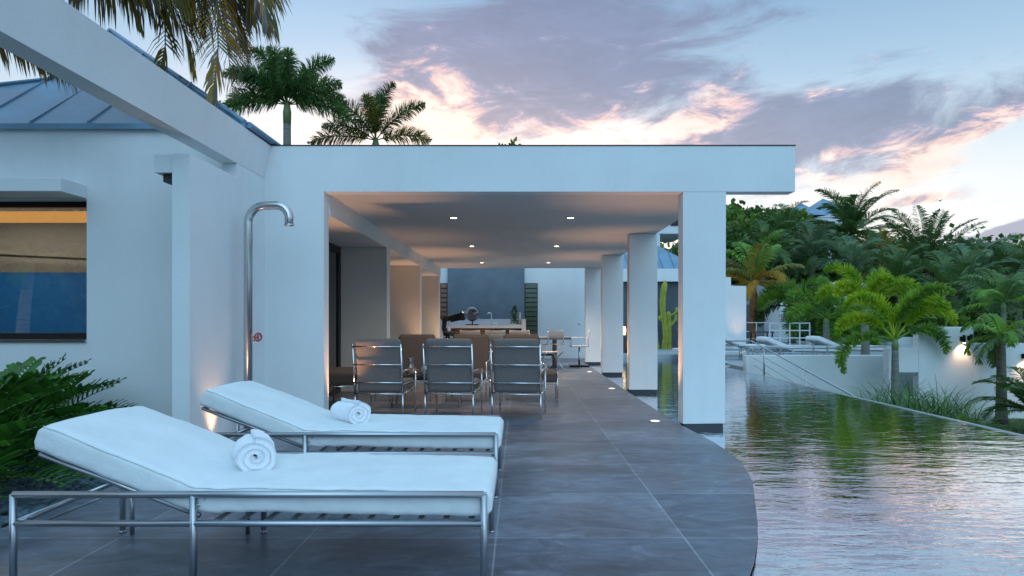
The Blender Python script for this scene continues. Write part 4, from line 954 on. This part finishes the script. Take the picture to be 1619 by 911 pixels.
plant_palm('foxtail_palm', 1252, 492, 26.5, .35, 'round green foxtail palm between the yellowing palm and the balustrade', 'palm tree', ['foxgreen', 'palmdark'], M['smoothtrunk'], dict(fox, n=13, L=1.7, el=(-5, 80)), 24, (.14, .1), .2)
plant_palm('foxtail_palm', 1350, 540, 25, .0, 'low wide foxtail palm filling the gap left of the bright foxtail palm', 'palm tree', ['foxgreen'], M['smoothtrunk'], dict(fox, n=13, L=1.7, el=(-5, 75)), 25, (.14, .1), .1)
plant_palm('coconut_palm', 1191, 448, 27.5, .1, 'yellowing coconut palm with a rusty trunk beside the nearest column', 'palm tree', ['foxgreen', 'palmolive', 'palmyellow'], M['orangetrunk'],
    dict(coco, n=17, L=2.45, ll=.62, nl=60, lw=.045, old=.22, vold=.48, bend=1.2, droop=.7), 31, (.17, .13))
plant_palm('coconut_palm', 1345, 372, 40, 0, 'tallest dark coconut palm breaking the skyline above the foxtail palms', 'palm tree', ['palmdark', 'palmolive'], M['palmtrunk'], dict(coco, n=26, L=3.4, ll=.9, nl=70, old=.85, el=(-35, 86), bend=1.2), 32, (.2, .15))
plant_palm('coconut_palm', 1462, 432, 36, 0, 'dark coconut palm with upright fronds on the skyline at the right', 'palm tree', ['palmdark'], M['palmtrunk'], dict(coco, n=18, L=3.7, el=(15, 88), bend=.75, ll=.7, nl=64), 33, (.2, .15), lean=-1)
plant_palm('coconut_palm', 1283, 408, 38, 0, 'silvery coconut palm with drooping fronds left of the tallest palm', 'palm tree', ['palmblue', 'palmdark'], M['palmtrunk'], dict(coco, n=16, L=2.8), 34, (.2, .15))
plant_palm('coconut_palm', 1240, 372, 46, 1, 'blue-green palm standing above the yellowing palm on the slope', 'palm tree', ['palmdark', 'palmblue'], M['palmtrunk'], dict(coco, n=18, L=3.0), 35, (.2, .15))
plant_palm('coconut_palm', 1345, 432, 33, 0, 'grey-green palm with a folded frond just below the tallest palm', 'palm tree', ['palmblue', 'palmdark'], M['palmtrunk'], dict(coco, n=15, L=2.3), 36, (.18, .13))
plant_palm('coconut_palm', 1530, 440, 30, 0, 'dark leaning palm with thin pale fronds behind the boundary wall', 'palm tree', ['palmblue'], M['palmtrunk'], dict(coco, n=15, L=2.4, ll=.6), 37, (.16, .12), lean=1.5)
plant_palm('coconut_palm', 1420, 450, 30, 0, 'dim green palm directly behind the bright foxtail palms', 'palm tree', ['palmdark'], M['palmtrunk'], dict(coco, n=16, L=2.2, ll=.6), 38, (.16, .12))
plant_palm('christmas_palm', 1586, 492, 20, -1.2, 'taller slender palm with a green mop crown over the boundary wall', 'palm tree', ['palmdark', 'foxgreen'], M['smoothtrunk'], dict(roy, n=11, L=1.65, ll=.42, lw=.045, nl=50, droop=.6, el=(5, 75)), 39, (.09, .07), .3)
plant_palm('christmas_palm', 1583, 545, 16.2, -1.2, 'small palm with a thick brown trunk standing before the boundary wall', 'palm tree', ['foxgreen', 'palmdark'], M['palmtrunk'], dict(roy, n=9, L=1.0, ll=.32, lw=.04, nl=40, droop=.8, bend=1.9, el=(-25, 70)), 40, (.13, .085), .2)
plant_palm('christmas_palm', 1612, 500, 21, -1.2, 'dark palm at the right edge of the picture above the wall', 'palm tree', ['palmdark'], M['smoothtrunk'], dict(roy, n=10, L=1.7, ll=.42, lw=.045, nl=50, el=(5, 75)), 41, (.09, .07), .3)
plant_palm('date_palm', 1632, 650, 14.8, -1.2, 'dark low palm with long arching fronds at the right edge by the lawn', 'palm tree', ['palmdark'], M['palmtrunk'], dict(coco, n=16, L=1.35, ll=.34, lw=.03, nl=42, el=(5, 80), bend=1.5), 42, (.12, .10))
for i, (px, py, Y, lb) in enumerate(((1500, 470, 26, 'dark palm in the shade above the left part of the boundary wall'), (1560, 425, 34, 'blue-green palm on the slope behind the mop-crowned palm'), (1395, 400, 44, 'olive palm between the tallest and the upright palm'), (1205, 400, 36, 'shaded palm tucked directly behind the yellowing palm'), (1600, 440, 30, 'deep green palm near the right edge on the slope'))):
    plant_palm('coconut_palm', px, py, Y, 0, lb, 'palm tree', [['palmdark'], ['palmblue'], ['palmolive'], ['palmdark'], ['palmdark']][i], M['palmtrunk'], dict(coco, n=14, L=2.4, ll=.6), 50+i, (.16, .12))
# the coconut palm whose fronds hang into the picture at the top left
rng = random.Random(77)
cp = Vector((-7.2, 5.0, 5.9))
t = empty('coconut_palm', (-9.7, 4.2, -.03), 'coconut palm leaning in from the left, its drying fronds hanging over the roof', 'palm tree')
mb = MB(); K = 12; b0 = Vector((-9.7, 4.2, -.03)); pl = [(cp-b0)*(i/K)+Vector((.25*math.sin(math.pi*i/K), 0, 0)) for i in range(K+1)]
mb.tube(pl, [.19*(1.3 if i == 0 else 1)-.06*i/K for i in range(K+1)], 14); mb.build('trunk', M['palmtrunk'], t)
mb = MB()
def loc(v): return Vector(v)-b0
def hang(ptsw, n, ll, lw, droop, mis, fold=.1): frond(mb, None, 0, 0, 0, 0, n, ll, lw, droop, rng, mis, 'flat', .1, .028, 0, [loc(p) for p in ptsw], fold=fold)
cw = tuple(cp)
hang([cw, P(-60, -330, 5.9), P(150, -300, 6.6), P(300, -180, 7.1), P(345, 20, 7.3), P(332, 190, 7.3)], 150, .62, .034, .35, [0, 1, 1, 2, 2])
hang([cw, P(-100, -140, 6.2), P(60, -110, 7.0), P(180, -80, 7.8), P(270, -50, 8.4), P(350, -5, 8.8), P(385, 70, 8.9)], 150, 1.2, .042, 1.3, [0, 1, 2, 2, 1])
hang([cw, P(-60, -240, 6.1), P(120, -200, 6.9), P(260, -120, 7.6), P(330, -70, 8.0), P(390, -30, 8.3), P(408, 30, 8.3)], 150, 1.1, .046, .8, [0, 2, 2, 2, 1])
hang([cw, P(-80, -180, 6.0), P(60, -90, 6.8), P(150, -50, 7.4), P(230, -25, 7.8), P(290, 15, 8.0)], 140, .95, .036, 1.5, [0, 2, 1, 0])
hang([cw, P(-40, -260, 6.3), P(150, -190, 7.3), P(290, -110, 8.0), P(345, -20, 8.6), P(368, 150, 8.8)], 150, .8, .040, .6, [0, 0, 1, 2])
hang([cw, P(-20, -200, 6.6), P(140, -120, 7.4), P(210, -60, 7.9), P(280, 20, 8.3), P(305, 110, 8.4)], 130, .8, .036, .9, [0, 0, 1, 1])
hang([cw, P(-200, -60, 6.0), P(-80, 0, 6.3), P(0, 30, 6.5), P(60, 65, 6.7), P(108, 118, 6.8)], 130, .72, .036, 1.3, [0, 1, 1, 2])
hang([cw, P(-260, -100, 5.6), P(-150, -20, 5.9), P(-60, 20, 6.2), P(30, 55, 6.4), P(70, 90, 6.5)], 120, .65, .036, 1.3, [0, 0, 1, 2])
hang([cw, P(-40, -420, 6.2), P(180, -380, 7.0), P(330, -210, 7.4), P(400, -60, 7.5), P(425, 40, 7.5)], 70, .95, .035, 1.0, [0, 1, 2, 2])
hang([cw, P(-50, -250, 6.6), P(120, -160, 7.6), P(230, -60, 8.2), P(262, 50, 8.3), P(250, 120, 8.3)], 60, .55, .035, .6, [0, 0, 1])
hang([cw, P(-90, -220, 6.0), P(40, -140, 6.7), P(130, -90, 7.3), P(190, -40, 7.7), P(222, 45, 7.8)], 140, .6, .034, 1.0, [0, 1, 0, 2])
hang([cw, P(-60, -300, 6.2), P(110, -240, 7.0), P(240, -150, 7.7), P(300, -60, 8.2), P(318, 60, 8.4)], 150, .7, .036, .8, [0, 1, 2, 0])
hang([cw, P(-60, -320, 6.2), P(140, -260, 7.1), P(290, -160, 7.9), P(365, -60, 8.6), P(388, 105, 8.9)], 150, .62, .034, .5, [1, 1, 0, 2])
for az_, e_ in ((-150, 40), (-100, 20), (-60, 55), (-20, 30), (200, 60), (160, 10), (-90, 75), (170, 75)):
    frond(mb, cp-b0, R(az_), R(e_), 3.3, 1.5, 60, .8, .045, .6, rng, [0, 0, 1], 'flat')
mb.build('crown', [M['palmolive'], M['palmyellow'], M['palmbrown']], t)
# a palm behind the viewer, seen only as a reflection in the window
palm('coconut_palm', (-14.6, -4.8, -.4), (-14.3, -4.8, 3.0), .18, .14, 'coconut palm mirrored in the window glass', 'palm tree', None, ['palmolive', 'foxgreen'], material('pale_ringed_bark', (.42, .34, .26), .85, var=.3, vscale=4, stretch=(1, 1, 8)), dict(coco, n=9, L=1.2, ll=.4, nl=34, el=(-30, 40)), 61)

# ================================================================== CYCADS at the lower left
def cycad(name, base, fr, label, seed):
    rng = random.Random(seed); t = empty(name, base, label, 'plant', 'broad leaved cycads in the planting bed')
    mb = MB()
    for (az, el_, Ln, bend) in fr:
        az, el_ = R(az), R(el_); K = 12; p = Vector((0, 0, .05)); P_ = []; e = el_
        for i in range(K+1):
            P_.append(p.copy()); d = Vector((math.cos(e)*math.sin(az), math.cos(e)*math.cos(az), math.sin(e))); p = p+d*(Ln/K); e -= bend/K
        mb.tube(P_, [.011*(1-.7*i/K) for i in range(K+1)], 5, 1)
        n = int(Ln/.060)
        for i in range(n):
            s = .2+.8*(i+.5)/n; tt = s*K; j = min(int(tt), K-1); p = P_[j].lerp(P_[j+1], tt-j); T = (P_[j+1]-P_[j]).normalized()
            side = T.cross(Vector((0, 0, 1))).normalized(); up = side.cross(T); l = (.205 if s < .85 else .145)*rng.uniform(.9, 1.1)*(.6+.4*math.sin(math.pi*min(1, s+.05)))*1.15
            for sg in (-1, 1):
                d = (side*sg*.88+T*.42+up*rng.uniform(.25, .5)).normalized(); wv = (T*.85-side*sg*.3+up*.35).normalized(); wv = (wv-d*wv.dot(d)).normalized(); nr = d.cross(wv)*sg
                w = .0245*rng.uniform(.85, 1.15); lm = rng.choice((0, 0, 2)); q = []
                for (a, b, c) in ((0, .25, 0), (.3, .85, .006), (.62, 1.05, .004), (.88, .75, -.004)):
                    q += [p+d*l*a-wv*w*b+nr*c, p+d*l*a+nr*(c-.006), p+d*l*a+wv*w*b+nr*c]
                q.append(p+d*l-nr*.012)
                f = []
                for a in range(3): f += [(a*3, a*3+1, a*3+4, a*3+3), (a*3+1, a*3+2, a*3+5, a*3+4)]
                f += [(9, 10, 12), (10, 11, 12)]
                mb.add(q, f, lm, True)
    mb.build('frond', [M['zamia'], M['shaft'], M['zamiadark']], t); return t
cycad('cycad', (-4.5, 5.85, -.03), [(75, 80, .95, .7), (100, 72, .95, .9), (55, 60, 1.0, .8), (130, 68, 1.15, .9), (80, 55, 1.25, .8), (70, 62, 1.05, .9), (95, 48, 1.15, .9), (120, 40, 1.1, .9), (60, 78, 1.05, .7), (140, 55, 1.0, 1.0), (10, 70, 1.0, .9), (-30, 60, 1.0, .8), (160, 30, .9, .8), (85, 20, 1.05, .6), (110, 65, 1.1, 1.0), (180, 60, .9, 1), (-90, 50, 1, 1)], 'tallest broad leaved cycad at the left edge under the window', 1)
cycad('cycad', (-4.75, 6.7, -.03), [(70, 35, .85, .6), (95, 42, .9, .8), (110, 38, .85, .8), (80, 45, 1.0, .9), (100, 30, 1.0, .6), (60, 60, .9, .8), (120, 50, .9, .9), (90, 70, .9, .7), (140, 30, .8, .6), (40, 40, .8, .9), (170, 50, .8, .8), (-40, 55, .9, .8)], 'cycad close to the wall, reaching right behind the foreground lounger', 2)
cycad('cycad', (-3.95, 4.75, -.03), [(85, 62, .9, 1.0), (120, 42, .9, .9), (70, 22, .9, .7), (75, 50, .85, 1.0), (95, 30, .9, .9), (110, 60, .75, 1.0), (130, 25, .85, .9), (150, 45, .8, 1), (50, 35, .75, .8), (60, 65, .75, .8), (180, 35, .7, .8), (-60, 60, .8, .8), (-120, 60, .7, .8)], 'low cycad beside the head of the foreground lounger', 3)
cycad('cycad', (-5.0, 6.4, -.03), [(100, 60, 1.2, .9), (130, 50, 1.2, .9), (70, 65, 1.2, .8), (150, 60, 1.1, .9), (40, 60, 1.1, .8), (180, 40, 1, .8), (0, 70, 1.1, .8)], 'cycad at the left edge, farthest left of the bed', 4)
cycad('cycad', (-4.05, 6.1, -.03), [(85, 35, .75, .8), (110, 50, .7, .8), (60, 50, .7, .8), (130, 20, .7, .6), (0, 60, .6, .8), (160, 60, .6, .8), (-90, 60, .6, .8)], 'small cycad in the middle of the bed between two larger ones', 5)
cycad('cycad', (-4.3, 5.05, -.03), [(60, 58, 1.0, .9), (90, 66, 1.0, .9), (120, 55, 1.0, .9), (40, 75, 1.05, .7), (150, 50, .9, 1.0), (80, 40, 1.0, .8), (105, 30, 1.0, .7), (135, 70, .9, .9), (-20, 60, .9, .9)], 'bright green cycad in front of the tallest one, at the left edge', 6)
# cactus against the dark grey wall
def cactus_stem(mb, pts, r, ribs=7):
    n = ribs*4; vs = []; pts = [Vector(p) for p in pts]
    for i, p in enumerate(pts):
        s = i/(len(pts)-1); rr = r*(1 if s < .9 else math.sqrt(max(.02, 1-((s-.9)/.1)**2)))*(1+.06*math.sin(i*1.7))
        for k_ in range(n): a = 2*math.pi*k_/n; q = rr*(1+.22*math.cos(a*ribs)); vs.append(p+Vector((q*math.cos(a), q*math.sin(a), 0)))
    mb.add(vs, [(i*n+k_, i*n+(k_+1) % n, (i+1)*n+(k_+1) % n, (i+1)*n+k_) for i in range(len(pts)-1) for k_ in range(n)], 0, True)
t = empty('cactus', (5.72, 26.8, .1), 'tall yellow-green column cactus against the dark grey wall', 'cactus')
mb = MB(); cactus_stem(mb, [(-.02+.06*math.sin(i*.4), 0, i*2.7/18) for i in range(19)], .105); cactus_stem(mb, [(.16, .0, i*1.5/12) for i in range(13)], .105); mb.build('stem', M['cactus'], t)
for (x0, z0, dx, hh) in ((-.25, 0, -.08, .75), (.2, .9, .22, .5), (.22, 1.3, .25, .35), (.05, 1.0, -.24, .32), (-.38, 0, -.1, .45), (.62, .1, .2, .9)):
    mb = MB(); cactus_stem(mb, [(x0+dx*min(1, i/4), -.05, z0+hh*i/8) for i in range(9)], .06, 6); mb.build('arm', M['cactus'], t)
# ================================================================== SHRUBS, TREES
def strap_clump(base, h, n, label, seed, mat):
    rng = random.Random(seed); mb = MB()
    for i in range(n):
        az = rng.uniform(0, 6.283); e = R(rng.uniform(35, 88)); p = Vector((rng.gauss(0, .10), rng.gauss(0, .10), 0)); l = h*rng.uniform(.7, 1.15); w = .018; v = []
        for k_ in range(5):
            d = Vector((math.cos(e)*math.sin(az), math.cos(e)*math.cos(az), math.sin(e))); s_ = Vector((math.cos(az), -math.sin(az), 0))*w*(1-.22*k_)
            v += [p-s_, p+s_]; p = p+d*l/4.; e -= R(rng.uniform(12, 26))
        mb.add(v, [(2*k_, 2*k_+1, 2*k_+3, 2*k_+2) for k_ in range(4)])
    o = mb.build('strap_leaf_shrub', mat); o.location = base; return tag(o, label, 'shrub', 'strap leaved shrubs outside the pool edge')
spots = [(1372, 12.6), (1398, 12.0), (1420, 13.2), (1445, 12.4), (1462, 13.6), (1478, 12.8), (1500, 13.6), (1518, 14.4), (1432, 14.8), (1490, 14.8), (1385, 13.8), (1410, 14.6)]
words = ['first', 'second', 'third', 'fourth', 'fifth', 'sixth', 'seventh', 'eighth', 'ninth', 'tenth', 'eleventh', 'twelfth', 'thirteenth', 'fourteenth', 'fifteenth', 'sixteenth', 'seventeenth', 'eighteenth']
order = sorted(range(len(spots)), key=lambda i: spots[i][0])
for rk, i in enumerate(order):
    px, Y = spots[i]; strap_clump(((px-820)/1080*Y, Y, -1.2), [1.5, 1.35, 1.55][i % 3]*(1 if px < 1490 else .85), 130, 'green strap leaved shrub along the pool edge, %s from the left' % words[rk], 300+i, M['grassy'] if i % 3 else M['foxgreen'])
def leafmass(rx, ry, rz, n, sz, rng, zc=0, clumps=22):
    mb = MB(); cl = []
    for i in range(clumps):
        a = rng.uniform(0, 6.283); u = rng.uniform(-.7, 1); s_ = math.sqrt(max(0, 1-u*u)); f = rng.uniform(.45, .95)
        cl.append((Vector((rx*s_*math.cos(a)*f, ry*s_*math.sin(a)*f, rz*u*f)), rng.uniform(.26, .46)*min(rx, rz)*1.1))
    for i in range(n):
        c, r = rng.choice(cl); d = Vector((rng.gauss(0, 1), rng.gauss(0, 1), rng.gauss(0, 1))).normalized(); p = c+d*r*rng.random()**.35+Vector((0, 0, zc))
        a = (d+Vector((rng.gauss(0, .6), rng.gauss(0, .6), rng.gauss(0, .6)))).normalized(); b = a.cross(Vector((rng.gauss(0, 1), rng.gauss(0, 1), rng.gauss(0, 1)))).normalized(); s_ = sz*rng.uniform(.6, 1.3)
        mb.add([p, p+b*s_*.45+a*s_*.5, p+a*s_, p-b*s_*.45+a*s_*.5], [(0, 1, 2, 3)])
    return mb, cl
protos = []
for k_ in range(4):
    rng = random.Random(100+k_); mb, cl = leafmass(2.2, 2.2, 1.7, 3600, .30, rng, 4.2, 26)
    me = mb.build('crown', M['treeA' if k_ % 2 else 'treeB']); tm = MB(); tm.tube([(0, 0, -1.5), (.05, 0, 1.2), (-.05, .05, 2.6), (.1, 0, 4.0)], [.2, .15, .12, .06], 8)
    for c, r in cl[:9]: tm.tube([(0, 0, 2.4), tuple(c*.5+Vector((0, 0, 3.6))), tuple(c+Vector((0, 0, 4.2)))], [.08, .05, .02], 5)
    tr = tm.build('trunk', M['bark']); protos.append((me.data, tr.data)); bpy.data.objects.remove(me); bpy.data.objects.remove(tr)
tl = []
rng = random.Random(42)
back = [(1152, 318, 50, 1.25), (1172, 325, 56, 1.1), (1198, 330, 58, 1.1), (1222, 330, 62, 1.2), (1248, 335, 56, 1.0), (1276, 352, 60, 1.0), (1310, 352, 70, 1.2), (1380, 372, 62, 1.1), (1405, 376, 66, 1.1), (1432, 385, 66, 1.0), (1490, 384, 70, 1.1), (1515, 386, 66, 1.1), (1540, 388, 72, 1.1), (1566, 386, 68, 1.1), (1592, 390, 72, 1.1), (1618, 392, 66, 1.0)]
mid = [(1160, 365, 42, 1.0), (1215, 372, 44, .9), (1300, 398, 42, .9), (1375, 412, 44, 1.0), (1418, 420, 40, .9), (1500, 420, 44, 1.0), (1540, 425, 40, 1.0), (1590, 418, 44, 1.0), (1625, 430, 40, 1.0)]
near = [(1290, 450, 32, .7), (1400, 462, 31, .8), (1455, 478, 27, .75), (1495, 488, 25, .75), (1540, 480, 25, .8), (1578, 500, 24, .7), (1618, 486, 25, .8), (1225, 460, 37, .7), (1345, 475, 29, .7)]
for nm, lst, txt in (('broadleaf_tree', back, 'dark tree on the hillside skyline'), ('broadleaf_tree', mid, 'green tree halfway up the slope'), ('broadleaf_tree', near, 'shaded tree behind the garden palms and wall')):
    lst.sort()
    for i, (px, py, Y, s_) in enumerate(lst):
        x = (px-820)/1080*Y; top = 1.25-(py-506)/1080*Y; zb = top-6.2*s_
        t = empty(nm, (x, Y, zb), '%s, %s from the left' % (txt, words[i]), 'tree', 'broad leaved trees on the slope', rng.uniform(0, 6)); t.scale = (s_*rng.uniform(.95, 1.25), s_*rng.uniform(.95, 1.25), s_)
        a, b = protos[(i*7+len(lst)) % 4]
        for nm2, d in (('crown', a), ('trunk', b)): o = bpy.data.objects.new(nm2, d); COL.objects.link(o); o.parent = t
rng = random.Random(71); mb = MB()  # leaf screen added out of view, darkens what the window reflects
for i in range(22000):
    p = Vector((rng.uniform(-34, -9), -14+rng.uniform(-.6, .9), rng.uniform(-1.2, 8.2)+.3*math.sin(i))); a = Vector((rng.gauss(0, 1), rng.gauss(1, 1), rng.gauss(.4, 1))).normalized(); b = a.cross(Vector((rng.gauss(0, 1), rng.gauss(0, 1), rng.gauss(0, 1)))).normalized(); s_ = .62
    mb.add([p, p+b*s_*.45+a*s_*.5, p+a*s_, p-b*s_*.45+a*s_*.5], [(0, 1, 2, 3)])
mb.v = [(x+20, y+14, z+1.2) for x, y, z in mb.v]
o = mb.build('hedge', M['treeA']); o.location = (-20, -14, -1.2); tag(o, 'tall dark hedge added behind the viewer to darken the window reflection', 'hedge')
# small tree top just over the pavilion roof
t = empty('broadleaf_tree', ((805-820)/1080*38, 38, 4.55), 'tiny tree top just showing over the middle of the pavilion roof', 'tree'); t.scale = (.55, .55, 1.06)
for nm2, d in (('crown', protos[0][0]), ('trunk', protos[0][1])): o = bpy.data.objects.new(nm2, d); COL.objects.link(o); o.parent = t
# undergrowth over the slope, one mass
rng = random.Random(9); mb = MB()
for i in range(26000):
    Y = rng.uniform(24, 100)**1.0; x = rng.uniform(.16 if Y > 36 else .36, .86)*Y
    if Y < 38 and x < 14.5 and Y > 22: continue
    z = hill(x, Y)+abs(rng.gauss(0, 1.3))*(1.2 if Y > 30 else .7); s_ = .28+.006*Y
    p = Vector((x, Y, z)); a = Vector((rng.gauss(0, 1), rng.gauss(0, 1), rng.gauss(.4, 1))).normalized(); b = a.cross(Vector((rng.gauss(0, 1), rng.gauss(0, 1), rng.gauss(0, 1)))).normalized()
    mb.add([p, p+b*s_*.45+a*s_*.5, p+a*s_, p-b*s_*.45+a*s_*.5], [(0, 1, 2, 3)], rng.choice((0, 0, 1)))
tag(mb.build('undergrowth', [M['treeA'], M['treeB']]), 'dense undergrowth covering the hillside between the trees', 'undergrowth', kind='stuff')
rng = random.Random(10); mb = MB()
for i in range(9000):
    x = rng.uniform(5.98, 17); y = rng.uniform(9, 16.9); h_ = rng.uniform(.03, .08); a = rng.uniform(0, 6.28); w = .008
    mb.add([(x-w, y, -1.2), (x+w, y, -1.2), (x+.03*math.cos(a), y+.03*math.sin(a), -1.2+h_)], [(0, 1, 2)])
tag(mb.build('grass_blades', M['grassy']), 'short green grass of the strip below the boundary wall', 'grass', kind='stuff')
# distant pale houses among the trees
for i, (px, py, Y, w, h_, lb) in enumerate(((1350, 462, 30, .75, .5, 'tiny pale roofed house glimpsed left of the lime foxtail crowns'), (1254, 476, 31, .6, .4, 'tiny pale house glimpsed above the round green foxtail palm'), (1312, 350, 85, 1.6, 1.2, 'tiny white house on the far slope under the mountain'), (1322, 395, 60, 1.0, .9, 'tiny white house beneath the tallest palm'))):
    q = P(px, py, Y); t = empty('distant_house', (q[0], Y, q[2]-h_), lb, 'house', 'pale houses among the trees')
    mb = MB(); mb.box(-w, w, 0, 2, -1.5, h_*1.4); mb.build('wall', M['stucco'], t)
    mb = MB(); mb.prism([(-w-.1, h_*1.4), (w+.1, h_*1.4), (0, h_*1.4+.35)], 'y', -.1, 2.1); mb.build('roof', M['counter'], t)
    mb = MB(); mb.box(-w*.4, w*.4, -.02, -.001, .2, h_); mb.build('window', M['frame'], t)
for (apx, apy, w, lb) in ((1301, 314, 2.6, 'hilltop house whose blue pyramid roof peaks highest on the skyline'), (1266, 321, 2.2, 'hilltop house with the lower blue pyramid roof on the skyline')):
    Y = 92; q = P(apx, apy, Y); t = empty('hilltop_house', (q[0], Y, q[2]-8), lb, 'house')
    mb = MB(); mb.box(-w*1.1, w*1.1, -w, w, -2, 5.2); mb.build('wall', M['stucco'], t)
    mb = MB(); e = w*1.5; mb.add([(-e, -e, 5.2), (e, -e, 5.2), (e, e, 5.2), (-e, e, 5.2), (0, 0, 8)], [(0, 1, 4), (1, 2, 4), (2, 3, 4), (3, 0, 4), (3, 2, 1, 0)]); mb.build('roof', M['roof'], t)
    for x in (-w*.5, w*.5): mb = MB(); mb.box(x-.5, x+.5, -w-.03, -w-.002, 2.6, 4.4); mb.build('window', M['frame'], t)
# birds
def bird(px, py, Y, label, rz):
    t = empty('bird', P(px, py, Y), label, 'bird', 'birds over the hillside', rz)
    mb = MB(); mb.tube([(-.14, 0, 0), (-.08, 0, .01), (0, 0, .02), (.08, 0, .01), (.18, 0, 0)], [.01, .045, .055, .035, .012], 8)
    for sg in (-1, 1): mb.add([(.06, sg*.03, .03), (-.06, sg*.03, .03), (-.08, sg*.22, .12), (.03, sg*.2, .13), (-.12, sg*.42, .04)], [(0, 1, 2, 3), (3, 2, 4)])
    mb.build('body', M['black'], t)
bird(1486, 318, 55, 'small dark bird in the sky, higher of two', .6)
bird(1477, 340, 52, 'small dark bird in the sky, lower of two', 2.2)
# lantern behind the columns
t = empty('table_lamp', at(985.5, 541, 24), 'amber lantern glowing in the gap between the second and third columns', 'lamp')
t.location.z = .6
mb = MB(); mb.lathe([(.09, 0), (.09, .02), (.02, .03), (.02, .12)], (0, 0, 0), 12); mb.build('base', M['blackmetal'], t)
mb = MB(); mb.lathe([(.08, .12), (.10, .3), (.07, .42)], (0, 0, 0), 14); mb.build('lamp_shade', M['amber'], t)
gwall('low_cabinet', 'dark cabinet under the amber lantern behind the columns', 'cabinet', [(3.3, 4.2, 23.7, 24.3, .1, .6)], M['darkwood'], (3.7, 24, .1))
# fallen leaves floating on the water
rng = random.Random(3)
for i, (px, py) in enumerate(((1287, 624), (1276, 629), (1283, 636), (1300, 640))):
    Y = 1.30*1080/(py-506); x = (px-820)/1080*Y; mb = MB(); a = rng.uniform(0, 6)
    v = [(.09*math.cos(a), .09*math.sin(a), .006), (.03*math.cos(a+1.5), .03*math.sin(a+1.5), .001), (-.08*math.cos(a), -.08*math.sin(a), .008), (-.03*math.cos(a+1.5), -.03*math.sin(a+1.5), .001)]
    mb.add(v+[(p[0], p[1], p[2]+.002) for p in v], [(3, 2, 1, 0), (4, 5, 6, 7)]); o = mb.build('floating_leaf', M['palmyellow']); o.location = (x, Y, -.048)
    tag(o, ['fallen yellow leaf on the pool, second closest to the column', 'fallen yellow leaf on the pool closest to the column', 'fallen yellow leaf on the pool, third from the column', 'fallen yellow leaf on the pool farthest from the column'][i], 'leaf', 'fallen leaves on the water')
SC.render.resolution_x = 1024; SC.render.resolution_y = 576
